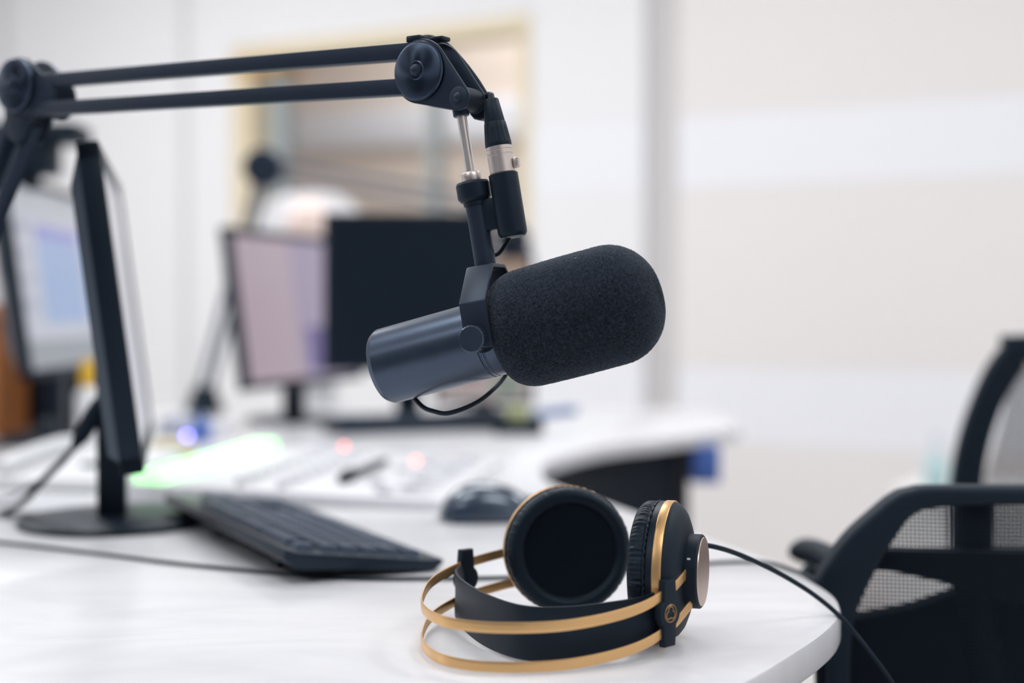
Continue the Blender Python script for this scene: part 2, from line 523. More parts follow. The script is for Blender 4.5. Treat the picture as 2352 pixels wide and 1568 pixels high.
# ceiling lights: lit panels, each with its own lamp
def panel(p, q, sx, sy, power, label):
    t = thing('ceiling_light', label, 'ceiling light', R @ Matrix.Translation((p, q, H)), 'ceiling light panels')
    bpy.context.view_layer.update()
    fr = MB()
    for (cx, cy, a, bb) in ((0, sy / 2, sx + 0.04, 0.04), (0, -sy / 2, sx + 0.04, 0.04), (sx / 2, 0, 0.04, sy), (-sx / 2, 0, 0.04, sy)):
        fr.box((cx, cy, -0.012), (a, bb, 0.024))
    build('light_frame', fr, M['white_plastic'], t)
    build('diffuser', MB().box((0, 0, -0.008), (sx, sy, 0.01)), M['lamp'], t)
    ld = bpy.data.lights.new('panel_lamp', 'AREA')
    ld.shape = 'RECTANGLE'; ld.size = sx; ld.size_y = sy; ld.energy = power; ld.color = (0.985, 0.99, 1.0)
    lo = bpy.data.objects.new('panel_lamp', ld); C.objects.link(lo)
    lo.matrix_world = R @ Matrix.Translation((p, q, H - 0.03))
    return t
PW = 46
for (p, q, nm, PW) in ((-3.6, 2.6, 'over the left end of the far wall', 84), (-1.5, 2.6, 'over the far end of the desk', 50), (0.9, 2.6, 'over the right end of the far wall', 56),
                   (-3.6, 0.2, 'over the left wall side', 58), (-1.2, 0.4, 'over the near end of the desk', 34), (1.2, 0.0, 'over the mesh chairs', 36), (-1.2, -1.7, 'over the door side of the room', 40)):
    panel(p, q, 1.2, 0.6, PW, 'lit square white ceiling light ' + nm)
panel(-3.0, QW + 0.85, 1.2, 0.6, 40, 'added square ceiling light beyond the inner window')  # added lamp that brightens the room behind the window

w = bpy.data.worlds.new('world'); bpy.context.scene.world = w
w.use_nodes = True
w.node_tree.nodes['Background'].inputs[0].default_value = (0.9, 0.95, 1, 1)
w.node_tree.nodes['Background'].inputs[1].default_value = 0.3

# ------------------------------------------------------------------ the desk
dk = wthing('desk', 'white laminate curved studio desk with round near end', 'desk', (-0.6, 1.9, 0))
edge = [(.142, .852), (.180, .915), (.2155, .979), (.240, 1.037), (.2520, 1.10), (.2480, 1.17), (.236, 1.26), (.205, 1.36), (.150, 1.53), (.095, 1.70), (.053, 1.83),
        (.041, 1.93), (.046, 2.05), (.070, 2.16), (.115, 2.28), (.1675, 2.375), (.2377, 2.455), (.315, 2.545), (.39, 2.63)]
edge2 = [(-1.75, .60), (-1.2, .585), (-.6, .57), (-.25, .60), (-.05, .66), (.04, .725), (.098, .789)] + edge + [(.43, 2.69), (.445, 2.76)]
poly = [(p.x, p.y) for p in catmull([(a, c, 0) for a, c in edge2], 5)] + [(.445, 3.2), (.42, 3.26), (-1.75, 3.16)]
build('table_top', loc(dk, MB().prism(poly, DESK - .025, DESK, bev=.004)), M['desk'], dk)
ped = [(-.35, 2.02), (.0, 2.02), (.028, 2.14), (.075, 2.27), (.13, 2.375), (.2, 2.465), (.30, 2.575), (.30, 3.1), (-.35, 3.1)]
p1 = build('pedestal', loc(dk, MB().prism(ped, 0.0, DESK - .0252)), M['dark_wood'], dk)
build('edge_strip', loc(dk, MB().box((.311, 2.84, .36), (.02, .53, .72))), M['dark_edge'], p1)
build('pedestal', loc(dk, MB().box((-1.3, 1.6, (DESK - .0252) / 2), (.4, 1.6, DESK - .0252), bev=.004)), M['dark_wood'], dk)
build('pedestal', loc(dk, MB().box((-.35, 1.15, (DESK - .0252) / 2), (.5, .55, DESK - .0252), bev=.004)), M['dark_wood'], dk)
tag(build('storage_box', MB().box((.352, 2.62, DESK - .0255 - .033), (.052, .09, .066), bev=.003), M['blue']), 'small blue box fixed beneath the far end of the desk', 'box')

# ------------------------------------------------------------------ microphone
TH = math.radians(19.6)
ah = V((math.cos(TH), -math.sin(TH), 0)); bh = V((math.sin(TH), math.cos(TH), 0))
O = P(1142, 772, .965)
mic = thing('microphone', 'black broadcast microphone with thick foam windscreen hanging from the nearest boom arm', 'microphone', frame(O, ah, bh, (0, 0, 1)))
EL = math.radians(14.6)
A = V((math.cos(EL), 0, math.sin(EL)))
U = V((-.17, 0, .985)).normalized()
ax = zframe((0, 0, 0), A, U)
rb = .0265
build('body', MB().lathe([(0, -.0885), (.0215, -.0885), (.0243, -.0878), (.0254, -.0862), (rb, -.084), (rb, -.0075), (rb - .0006, -.007), (rb - .0006, -.0062), (rb, -.0057), (rb, -.0042), (rb - .0004, -.0038), (rb - .0004, -.0032), (rb, -.0028), (rb, .012), (0, .012)], 96, ax), M['mic_body'], mic, angle=25)
# windscreen
prof = []
RF = .0399
for k in range(44):
    t = k / 43 * PI / 2
    prof.append((.0262 + (RF - .0262) * math.sin(t) ** .9, .0050 + .021 * (1 - math.cos(t))))
for k in range(1, 110): prof.append((RF + .0003 * math.sin(k / 110 * PI), .026 + (.083 - .026) * k / 110))
for k in range(0, 96):
    t = k / 95 * PI / 2
    prof.append((RF - .033 + .033 * math.cos(t), .083 + .033 * math.sin(t)))
for k in range(1, 14): prof.append(((RF - .033) * (1 - k / 14), .116 + .0004 * k / 14))
prof.append((0, .1165))
def foamfn(r, z, t): return r + random.gauss(0, .00018), z + random.gauss(0, .00015)
build('windscreen', MB().lathe(prof, 500, ax, foamfn), M['foam'], mic, angle=180)
# yoke: a bent strap over the body
def yoke():
    mb = MB()
    hw = .0095
    y0, yc, yt = .0375, .0375, .0125
    z0, z1, zt = -.0075, .0235, .0485
    def outline(off):
        y_, t_ = y0 - off, zt - off
        k = off * .41
        return [(-y_, z0), (-y_, z1 - k), (-yt - k * 0 + k * .0 - 0, t_)] if False else [(-y_, z0), (-y_, z1 - k), (-yt + k, t_), (yt - k, t_), (y_, z1 - k), (y_, z0)]
    o, i = outline(0), outline(.0028)
    bm = bmesh.new()
    vo = [bm.verts.new((-hw, a, c)) for a, c in o]; vi = [bm.verts.new((-hw, a, c)) for a, c in i]
    fs = [bm.faces.new([vo[k], vo[k + 1], vi[k + 1], vi[k]]) for k in range(5)]
    r = bmesh.ops.extrude_face_region(bm, geom=fs)
    for e in r['geom']:
        if isinstance(e, bmesh.types.BMVert): e.co.x = hw
    bmesh.ops.recalc_face_normals(bm, faces=bm.faces[:])
    bmesh.ops.bevel(bm, geom=bm.edges[:], offset=.0008, segments=2, affect='EDGES', profile=.5)
    ux = V((U.z, 0, -U.x))
    return mb.bm(bm, frame((0, 0, 0), ux, (0, 1, 0), U))
yk = build('yoke', yoke(), M['black_metal'], mic)
for sg in (-1, 1):
    kx = zframe((-.0005, sg * .0375, -.001), (0, sg, 0))
    kn = build('knob', MB().lathe([(0, -.0005), (.0048, -.0005), (.0048, .0025), (.0078, .003), (.0088, .0036), (.0088, .0098), (.0082, .0106), (0, .0108)], 48, kx, lambda r, z, t: (r + (.00022 * math.cos(24 * t) if .0086 < r else 0), z)), M['mic_body'], mic, angle=20)
    build('washer', MB().lathe([(.0, .0), (.0095, 0), (.0095, .0016), (0, .0016)], 32, zframe((-.0005, sg * .0262, -.001), (0, sg, 0))), M['black_metal'], mic)
    build('pivot_bolt', MB().cyl((-.0005, sg * .0245, -.001), (-.0005, sg * .0375, -.001), .003), M['black_metal'], mic)
def on(d, x=0.0, y=0.0): return V((x, y, 0)) + U * d
build('mount_tube', MB().cyl(on(.0482), on(.0945), .0073, 40, bev=.0006), M['black_metal'], mic)
build('locking_ring', MB().lathe([(0, -.0034), (.0082, -.0034), (.0084, -.0010), (.0096, -.0004), (.0113, .0016), (.0116, .0026), (.0116, .0112), (.0108, .0128), (.0070, .0132), (0, .0132)], 56, zframe(on(.0935), U)), M['black_plastic'], mic, angle=18)
XO = .0232
build('socket_housing', MB().lathe([(0, -.0022), (.0055, -.0022), (.0084, -.0016), (.0097, .0002), (.01, .002), (.01, .0412), (.0094, .0416), (0, .0416)], 48, zframe(on(.0698, XO), U)), M['black_plastic'], mic)
build('socket_bracket', MB().box((.0112, 0, .0105), (.014, .009, .0215), zframe(on(.0715), U, (1, 0, 0)), bev=.0008), M['black_plastic'], mic)
lead = [on(.068, XO - .003), on(.0635, .0155, .004), on(.0575, .0065, .0115), on(.0535, -.004, .0165), V((-.006, .030, .043)), V((-.003, .036, .030)), V((.002, .0375, .0)), V((-.006, .036, -.026)), V((-.011, .016, -.039)), V((-.020, .002, -.0475)), V((-.034, -.005, -.0527)), V((-.046, -.002, -.0518)), V((-.056, .002, -.0490)), V((-.067, .006, -.040))]
build('lead_wire', MB().tube(catmull(lead, 8), .0016, 12), M['rubber'], mic)

# ------------------------------------------------------------------ plug of the microphone cable
ex = V((.835, -.55, 0)); en = V((-.55, -.835, 0)); EZ = V((0, 0, 1))
J1 = P(963, 163, .981); J0 = P(34, 195, 1.22)
F1 = frame(J1, ex, EZ, en); F0 = frame(J0, ex, EZ, en)
mm = mic.matrix_world
plug0 = mm @ on(.1116, XO)
Uw = (mm.to_3x3() @ U)
cab = wthing('microphone_cable', 'black cable with silver collared plug pushed into the near microphone socket', 'cable', plug0)
pf = zframe(plug0, Uw, ah)
build('plug_shell', loc(cab, MB().lathe([(0, 0), (.0087, 0), (.0089, .0003), (.0089, .0118), (.0085, .0121), (.0085, .0127), (.0089, .013), (.0089, .0149), (.0085, .0152), (.0085, .0158), (.0089, .0161), (.0089, .0182), (0, .0182)], 48, pf)), M['nickel'], cab, angle=20)
lt = MB().box((.0104, 0, .0055), (.0030, .005, .0070), pf, bev=.0008)
for k in range(4): lt.box((.0121, 0, .0030 + k * .0016), (.0010, .005, .0008), pf)
build('latch', loc(cab, lt), M['nickel'], cab)
bt = MB().lathe([(0, .0180), (.0086, .0180), (.0090, .019), (.0090, .021), (.0086, .0245), (.0080, .030), (.0074, .0345), (.0071, .0352), (0, .0352)], 96, pf, lambda r, z, t: (r * (1 - (.05 if (.021 < z < .031 and math.cos(16 * t) > .4) else 0)), z))
build('boot', loc(cab, bt), M['rubber'], cab)
build('boot_tail', loc(cab, MB().lathe([(0, .035), (.0069, .035), (.0070, .0358), (.0051, .0505), (.0046, .0512), (0, .0512)], 40, pf)), M['rubber'], cab)
cp = [pf @ V((0, 0, .050)), pf @ V((-.001, .004, .0545)), pf @ V((-.006, .013, .057)), F1 @ V((.0365, -.0185, -.030)), F1 @ V((.0265, -.004, -.029)), F1 @ V((.014, .011, -.0275)), F1 @ V((.000, .0235, -.0265)),
      F1 @ V((-.016, .0275, -.024)), F1 @ V((-.04, .0175, -.0215))]
for k in range(1, 7): cp.append(P(940, 118, .992).lerp(P(100, 187, 1.217), k / 7) - en * .010 + V((0, 0, .001 * math.sin(k * 2))))
cp += [F0 @ V((.02, .008, -.03)), F0 @ V((-.01, -.02, -.034)), F0 @ V((-.06, -.1, -.03)), F0 @ V((-.15, -.27, -.03)), F0 @ V((-.22, J0.z * 0 - .39, -.06)), V((-.75, 1.5, DESK + .004)), V((-.95, 1.7, DESK + .004))]
build('cord', loc(cab, MB().tube(catmull(cp, 8), .0024, 10)), M['rubber'], cab)
# small cable clips that hold it on the near joint are part of the arm

# ------------------------------------------------------------------ near boom arm
base = F0 @ V((-.213, 0, 0)); base.z = DESK
arm = wthing('boom_arm', 'black double bar boom arm reaching over the desk and holding the near microphone', 'microphone arm', base)
def square_bar(a, c, hgt, th, bev=.0009):
    a, c = V(a), V(c); L = (c - a).length
    x = (c - a).normalized(); y = (EZ - x * x.z).normalized(); z = x.cross(y)
    return MB().box((L / 2, 0, 0), (L, hgt, th), frame(a, x, y, z), bev=bev)
up_ = square_bar(P(960, 117.5, .986), P(92, 187.5, 1.2175), .0112, .0105)
lo_ = square_bar(P(955, 199, .9866), P(78, 252, 1.2195), .0112, .0105)
build('upper_bar', loc(arm, up_), M['black_metal'], arm)
build('upper_bar', loc(arm, lo_), M['black_metal'], arm)
def hull(c0, r0, c1, r1, n=24):
    dx, dy = c1[0] - c0[0], c1[1] - c0[1]
    L = math.hypot(dx, dy); a = math.atan2(dy, dx); bta = math.acos((r0 - r1) / L)
    pts = []
    for k in range(n + 1):
        t = a + bta + (2 * PI - 2 * bta) * k / n
        pts.append((c0[0] + r0 * math.cos(t), c0[1] + r0 * math.sin(t)))
    for k in range(n + 1):
        t = a - bta + 2 * bta * k / n
        pts.append((c1[0] + r1 * math.cos(t), c1[1] + r1 * math.sin(t)))
    return pts
pv = (.0322, -.0206)
h1 = hull((0, 0), .0222, pv, .0087)
build('joint_plate', loc(arm, MB().prism(h1, -.0032, -.0010, F1, bev=.0005)), M['black_metal'], arm)
build('joint_plate', loc(arm, MB().prism(h1, -.0225, -.0203, F1, bev=.0005)), M['black_metal'], arm)
disc_prof = [(0, .0042), (.0060, .0042), (.0066, .0036), (.0188, .0026), (.0200, .0020), (.0207, .0008), (.0207, -.0010), (0, -.0010)]
def disc(parent, F, z, r, flip=False):
    s = r / .0207
    mxw = F @ Matrix.Translation((0, 0, z))
    if flip: mxw = F @ Matrix.Translation((0, 0, z)) @ Matrix.Rotation(PI, 4, 'X')
    mb = MB().lathe([(a * s, c) for a, c in disc_prof], 72)
    return build('joint_disc', mb, M['black_disc'], parent, parent.matrix_world.inverted() @ mxw, angle=30)
def screw(parent, F, x, y, z, r, nm='screw'):
    mb = MB().lathe([(0, r * .78), (r * .45, r * .70), (r * .85, r * .42), (r, 0), (r * 1.22, -.0002), (r * 1.25, -.0012), (0, -.0012)], 32, F @ Matrix.Translation((x, y, z)))
    return build(nm, loc(parent, mb), M['black_metal'], parent)
disc(arm, F1, 0, .0207); disc(arm, F1, -.0235, .0207, True)
screw(arm, F1, 0, 0, .0042, .0043); screw(arm, F1, pv[0], pv[1], -.0008, .0038)
build('pivot_boss', loc(arm, MB().cyl(F1 @ V((pv[0], pv[1], -.0201)), F1 @ V((pv[0], pv[1], -.0033)), .0080, 32, bev=.0005)), M['dark_plastic'], arm)
build('pivot_washer', loc(arm, MB().lathe([(0, -.0011), (.0072, -.0011), (.0075, -.0003), (.0066, .0002), (0, .0002)], 32, F1 @ Matrix.Translation((pv[0], pv[1], -.0006)))), M['black_metal'], arm)
kb = MB().cyl(F1 @ V((pv[0] + .002, pv[1] - .004, -.0226)), F1 @ V((pv[0] + .002, pv[1] - .004, -.0335)), .0092, 12, bev=.001)
build('tension_knob', loc(arm, kb), M['black_plastic'], arm)
cl = MB().box((-.0075, .0235, -.0085), (.012, .0045, .012), F1, bev=.0008); cl.box((.006, .0236, -.016), (.011, .0030, .010), F1, bev=.0008)
build('cable_clip', loc(arm, cl), M['black_plastic'], arm)
# swivel block and chrome rod
rod_t = mm @ on(.1535); rod_b = mm @ on(.1115)
build('swivel', loc(arm, MB().cyl(rod_t + Uw * .0075, rod_t - Uw * .0015, .0056, 28, bev=.0006)), M['black_metal'], arm)
build('threaded_rod', loc(arm, MB().cyl(rod_t, mm @ on(.107), .0034, 32)), M['chrome'], arm)
build('rod_collar', loc(arm, MB().lathe([(0, 0), (.0068, 0), (.0070, .0004), (.0070, .0054), (.0066, .0060), (0, .0060)], 40, zframe(mm @ on(.1068), Uw))), M['nickel'], arm)
# left joint
h0 = hull((0, 0), .0238, (.030, -.0125), .0165); h0b = hull((0, 0), .0238, (-.006, -.034), .014)
for z in (-.0032, -.0250):
    build('joint_plate', loc(arm, MB().prism(h0, z - .0022, z, F0, bev=.0005)), M['black_metal'], arm)
    build('joint_plate', loc(arm, MB().prism(h0b, z - .0046, z - .0024, F0, bev=.0005)), M['black_metal'], arm)
disc(arm, F0, 0, .0232); disc(arm, F0, -.031, .0232, True)
screw(arm, F0, 0, 0, .0042, .0043)
build('tension_knob', loc(arm, MB().cyl(F0 @ V((0, 0, -.033)), F0 @ V((0, 0, -.046)), .013, 14, bev=.001)), M['black_plastic'], arm)
bt_ = base + V((0, 0, .05))
for off in (-.014, .014):
    a0 = F0 @ V((-.006 + off * .9, -.028 - off * .35, -.0145)); a1 = bt_ + ex * off * .9 + V((0, 0, .012)) - en * .0145 * 0
    build('lower_bar', loc(arm, square_bar(a0, a1 - en * .0145, .0112, .0105)), M['black_metal'], arm)
bb = bt_ - en * .0145; bb.z = DESK
build('pivot_post', loc(arm, MB().lathe([(0, .012), (.016, .012), (.016, .05), (.013, .054), (0, .054)], 32, Matrix.Translation(bb))), M['black_metal'], arm)
build('foot_plate', loc(arm, MB().lathe([(0, 0), (.045, 0), (.045, .008), (.04, .012), (0, .012)], 48, Matrix.Translation(bb))), M['black_metal'], arm)
build('bar_bracket', loc(arm, MB().box((bb.x, bb.y, DESK + .06), (.05, .03, .022), bev=.002)), M['black_metal'], arm)

# ------------------------------------------------------------------ headphones
hp = wthing('headphones', 'black headphones with gold bands lying on the round end of the desk', 'headphones', (.03, .96, DESK))
rt, lf = random.Random(3), random.Random(4)
def ear_cup(ctr, outward, seed):
    F = zframe(ctr, outward, EZ)
    cup = MB().lathe([(.0455, .0025), (.0452, .004), (.0435, .0065), (.0395, .0095), (.0335, .0118), (.027, .0132), (0, .0135)], 96, F)
    cp_ = build('ear_cup', loc(hp, cup), M['dark_plastic'], hp)
    build('gold_ring', loc(hp, MB().lathe([(.0440, -.0032), (.0461, -.0032), (.0465, -.0027), (.0465, .0022), (.0461, .0028), (.0440, .0028)], 128, F)), M['gold'], hp)
    build('baffle', loc(hp, MB().lathe([(0, -.0085), (.0438, -.0085), (.0456, -.0075), (.0460, -.006), (.0460, -.0031), (0, -.0031)], 128, F)), M['black_plastic'], hp)
    rr = random.Random(seed)
    ph = [rr.uniform(0, 6.28) for _ in range(6)]; am = [rr.uniform(.4, 1) for _ in range(6)]; fq = [46, 61, 73, 37, 88, 29]
    def wr(r, z, t):
        k = max(0.0, min(1.0, (r - .0395) / .0055)) * max(0, min(1, (-z - .0075) / .003)) * max(0, min(1, (z + .0225) / .004))
        d = sum(am[i] * math.sin(fq[i] * t + ph[i]) for i in range(6)) / 3
        edge_ = .0003 * math.sin(54 * t + 2 * math.sin(7 * t)) if z > -.0098 and r > .044 else 0
        return r + k * (.0006 if seed == 3 else .00028) * d + edge_, z + .00025 * math.sin(3 * t + ph[0]) + (edge_ * 1.2)
    cu = [(.0330, -.0150), (.0336, -.0166), (.0345, -.0180), (.0358, -.0193), (.0376, -.0203), (.0402, -.0206), (.0424, -.0199), (.0440, -.0182), (.0453, -.0158), (.0457, -.0132), (.0452, -.0112), (.0447, -.0103), (.0455, -.0098), (.0462, -.0090), (.0462, -.0082), (.0450, -.0078)]
    fine = []
    for a, c in zip(cu, cu[1:]):
        fine += [(a[0] + (c[0] - a[0]) * k / 3, a[1] + (c[1] - a[1]) * k / 3) for k in range(3)]
    fine.append(cu[-1])
    o = MB().lathe(fine, 480, F, wr)
    o.f = o.f[:-2]          # open ring: no caps
    cs = build('cushion', loc(hp, o), M['leather'], hp, angle=180)
    build('driver_cloth', loc(hp, MB().lathe([(0, -.0150), (.020, -.0154), (.030, -.0162), (.0338, -.0166), (.0338, -.0090), (0, -.0090)], 96, F)), M['felt'], cs)
    ec = build('end_cap', loc(hp, MB().lathe([(0, .012), (.0240, .012), (.0247, .0127), (.0247, .0212), (.0238, .0222), (0, .0222)], 72, F)), M['dark_plastic'], hp)
    build('cap_plate', loc(hp, MB().lathe([(0, .0220), (.0226, .0220), (.0230, .0224), (.0228, .0229), (0, .0231)], 72, F)), M['copper'], ec)
    return F
orr = V((.953, -.300, 0)).normalized(); oll = V((-.15, .985, -.085)).normalized()
cR = V((.1064, .955, DESK + .0482)); cL = V((.0395, 1.046, DESK + .0472))
FR = ear_cup(cR, orr, 3); FL = ear_cup(cL, oll, 9)
# side mark
q = cR + orr * .0175 + V((-.335, -.942, 0)) * .0247 * .88 + V((0, 0, .0247 * .44))
build('side_mark', loc(hp, MB().box((0, 0, 0), (.0022, .0006, .003), frame(q, orr, V((.335, .942, 0)), EZ), bev=.0002)), M['white_plastic'], hp)
path = [(.1185, .9345, .0295), (.1020, .9130, .0185), (.0755, .8915, .0095), (.034, .8705, .0052), (-.010, .8655, .0048), (-.0405, .8810, .0048), (-.0565, .9150, .0049), (-.0600, .955, .0055), (-.0550, 1.001, .0078), (-.0345, 1.041, .0122), (-.0075, 1.063, .0165), (.0110, 1.071, .0190)]
lowp = catmull([(x, y, DESK + z) for x, y, z in path], 14)
upp = [p + V((0, 0, .0242 + .0 * i)) for i, p in enumerate(lowp)]
build('headband', loc(hp, MB().ribbon(lowp, .0068, .0013)), M['gold'], hp)
build('headband', loc(hp, MB().ribbon(upp, .0068, .0013)), M['gold'], hp)
# suspension strap
sp_ = [(.0975, .9165, .0305, .027), (.086, .909, .0245, .031), (.066, .899, .0215, .034), (.0337, .8905, .0195, .0345), (.0065, .8945, .0195, .0345), (-.0165, .929, .0195, .0345), (-.0335, .975, .0205, .033), (-.0400, 1.010, .0215, .031), (-.0375, 1.034, .0235, .027)]
c4 = catmull([(a, c, DESK + d) for a, c, d, h in sp_], 10)
hh = catmull([(h, 0, 0) for a, c, d, h in sp_], 10)
build('head_strap', loc(hp, MB().ribbon(c4, [x.x for x in hh], .0034, .0012)), M['leather_strap'], hp)
# sliders
def slider(pos, tang, out, emblem):
    F = frame(pos, tang, EZ, out)
    F = frame(pos, V(tang), EZ, V(tang).cross(EZ))
    if F.to_3x3().col[2].dot(V(out)) < 0: F = frame(pos, -V(tang), EZ, (-V(tang)).cross(EZ))
    pts = []
    for (x, y) in ((-.0052, -.0215), (.0052, -.0215), (.0062, -.012)): pts.append((x, y))
    for k in range(9):
        t = -.9 + 1.8 * k / 8
        pts.append((.0100 * math.cos(t), .0100 * math.sin(t)))
    pts += [(.0062, .012), (.0054, .0215), (-.0054, .0215), (-.0062, .012)]
    for k in range(9):
        t = PI - .9 + 1.8 * k / 8
        pts.append((.0100 * math.cos(t), .0100 * math.sin(t)))
    pts.append((-.0062, -.012))
    s = build('slider', loc(hp, MB().prism(pts, -.0030, .0026, F, bev=.0008)), M['dark_plastic'], hp)
    if emblem:
        mb = MB()
        def ring(cx, cy, r, w, a0=0, a1=2 * PI, n=28):
            mb.tube([F @ V((cx + r * math.cos(a0 + (a1 - a0) * k / n), cy + r * math.sin(a0 + (a1 - a0) * k / n), .0027)) for k in range(n + 1)], w, 6)
        ring(0, 0, .0056, .00035)
        for k in range(3):
            a = PI / 2 + k * 2 * PI / 3
            ring(.0021 * math.cos(a), .0021 * math.sin(a), .0024, .00035, a - 2.0, a + 2.0)
        build('emblem', loc(hp, mb), M['emblem_gold'], s)
t_r = (V((.1185, .9345, 0)) - V((.0755, .8915, 0))).normalized()
slider(V((.1000, .9105, DESK + .0285)), t_r, V((.6, -.8, 0)), True)
t_l = (V((-.0075, 1.063, 0)) - V((-.055, 1.001, 0))).normalized()
slider(V((-.0340, 1.0415, DESK + .0260)), V((.78, .62, 0)).normalized(), V((.6, -.8, 0)), False)
hc = [cR + orr * .008 + V((.335, .942, 0)) * .036 + V((0, 0, .012)), P(1640, 1255, .992), P(1700, 1274, 1.005), P(1780, 1311, 1.020), P(1850, 1352, 1.03), P(1900, 1389, 1.035), P(1938, 1424, 1.032), P(1962, 1452, 1.03), P(2000, 1500, 1.025), P(2050, 1570, 1.02), P(2095, 1660, 1.02), P(2120, 1800, 1.02), P(2120, 2000, 1.02)]
build('cord', loc(hp, MB().tube(catmull(hc, 10), .0018, 12)), M['rubber'], hp)

# ------------------------------------------------------------------ cable on the desk
dc = [D(-120, 1238, .002), D(0, 1245, .002), D(200, 1268, .002), D(420, 1295, .002), D(640, 1316, .002), D(820, 1328, .002), D(1000, 1328, .002), D(1150, 1326, .002), D(1350, 1316, .002), D(1560, 1300, .002), D(1660, 1291, .002), D(1760, 1292, .002), D(1830, 1312, .002), D(1872, 1332, .0022), P(1893, 1352, 1.165), P(1897, 1390, 1.167), P(1899, 1480, 1.17), P(1900, 1650, 1.17)]
tag(build('desk_cable', MB().tube(catmull(dc, 10), .0016, 10), M['rubber']), 'thin black cable running across the white desk and over its round end', 'cable')

# ------------------------------------------------------------------ monitors
def monitor(label, pos, facing, w_, h_, tilt, bottom, scr, group=None, back=.035, th=.02, base_r=.098, bz=.016, neck_w=.05, setback=.036, cover=.72):
    fz = V((facing[0], facing[1], 0)).normalized()
    root = thing('monitor', label, 'monitor', frame((pos[0], pos[1], DESK), fz, EZ.cross(fz), EZ), group)
    bpy.context.view_layer.update()
    tl = Matrix.Translation((setback, 0, bottom)) @ Matrix.Rotation(-math.radians(tilt), 4, 'Y')
    bz_ = MB().box((-th / 2, 0, bz / 2), (th, w_, bz), tl, bev=.0015)
    bz_.box((-th / 2, 0, h_ - bz / 2), (th, w_, bz), tl, bev=.0015)
    bz_.box((-th / 2, -w_ / 2 + bz / 2, h_ / 2), (th, bz, h_), tl, bev=.0015)
    bz_.box((-th / 2, w_ / 2 - bz / 2, h_ / 2), (th, bz, h_), tl, bev=.0015)
    build('bezel', bz_, M['monitor_edge'], root)
    build('screen', MB().box((-.006, 0, h_ / 2), (.006, w_ - 2 * bz + .002, h_ - 2 * bz + .002), tl) if False else MB().box((0, 0, 0), (.006, w_ - 2 * bz + .002, h_ - 2 * bz + .002)), scr, root, tl @ Matrix.Translation((-.006, 0, h_ / 2)))
    bk = MB()
    n1 = [(-w_ / 2 + .004, .004), (w_ / 2 - .004, .004), (w_ / 2 - .004, h_ - .004), (-w_ / 2 + .004, h_ - .004)]
    a = [V((-th * .6, y, z)) for y, z in n1]
    c = [V((-th - .001 , y * .97, h_ / 2 + (z - h_ / 2) * .95)) for y, z in n1]
    d = [V((-th - back, y * cover, h_ * .47 + (z - h_ / 2) * (cover - .1))) for y, z in n1]
    bk.add(a + c + d, [[0, 1, 5, 4], [1, 2, 6, 5], [2, 3, 7, 6], [3, 0, 4, 7], [4, 5, 9, 8], [5, 6, 10, 9], [6, 7, 11, 10], [7, 4, 8, 11], [8, 9, 10, 11], [3, 2, 1, 0]], tl)
    bs = build('back_casing', bk, M['monitor_back'], root)
    vn = MB()
    for k in range(14): vn.box((-th - back * .5, -w_ * .415, h_ * .52 + k * h_ * .018), (.004, .03, h_ * .006), tl)
    build('vent_slots', vn, M['dark_plastic'], bs)
    hz = bottom + h_ * .32
    build('neck', MB().box((-.002, 0, hz / 2 + .006), (.030, neck_w, hz), bev=.003), M['monitor_edge'], root)
    hg = tl @ V((-th - back * .6, 0, h_ * .36))
    build('hinge', MB().box(((hg.x - .002) / 2, 0, hz - .004), (abs(hg.x) + .03, neck_w * .8, .05), bev=.003), M['monitor_edge'], root)
    build('stand_base', MB().lathe([(0, 0), (base_r - .002, 0), (base_r, .002), (base_r - .001, .0062), (base_r - .008, .0085), (.03, .0098), (0, .0098)], 72), M['monitor_edge'], root)
    return root
s1 = screen_mat('reflection_glow_screen', (206, 208, 216), [], 1.6)  # even glow stands in for white light reflected at a grazing angle
monitor('large black monitor seen edge-on beside the keyboard', (-.416, 1.484), (.9738, .2274), .47, .297, 7.2, .078, s1, 'desk monitors', neck_w=.034, back=.010, cover=.94)
s2 = screen_mat('mauve_screen', (190, 172, 184), [(.46, .0, 1, 1, (170, 158, 184)), (.53, .05, 1, .37, (102, 90, 150))], 1.68)
monitor('black monitor with a mauve screen behind the far microphone arm', (-.437, 2.86), (.952, -.305), .525, .305, 7.5, .075, s2, 'desk monitors', bz=.014)
s3 = screen_mat('window_list_screen', (190, 194, 206), [(0, .87, 1, 1, (182, 188, 196)), (.03, .74, .17, .80, (160, 168, 182)), (.03, .60, .17, .66, (172, 178, 192)), (.03, .46, .17, .52, (172, 178, 192)), (.03, .32, .17, .38, (165, 172, 188)), (.23, .25, .76, .80, (152, 174, 212)), (.23, .72, .76, .80, (142, 148, 206)), (0, 0, 1, .16, (146, 152, 160))], 1.9)
monitor('black monitor showing a grey and blue window list, behind the edge-on monitor', (-.792, 2.475), (.999, .045), .55, .325, 7.3, .115, s3, 'desk monitors', bz=.014)
monitor('black monitor with its screen switched off beside the mauve screen', (-.204, 2.79), (.05, -1), .325, .308, 3, .105, M['screen_off'], 'desk monitors', bz=.012)
s4 = screen_mat('picture_screen', (196, 184, 182), [(0, .82, 1, 1, (186, 160, 142)), (.1, .3, .5, .7, (92, 92, 104)), (.55, .25, .95, .6, (150, 156, 150)), (.1, .14, .45, .24, (170, 110, 96)), (0.6, 0.02, .9, .2, (150, 160, 150))], 1.5)
monitor('upright narrow monitor showing a picture, behind the microphone foam', (-.062, 3.08), (.06, -1), .215, .322, 2, .02, s4, 'desk monitors', bz=.010, base_r=.07)

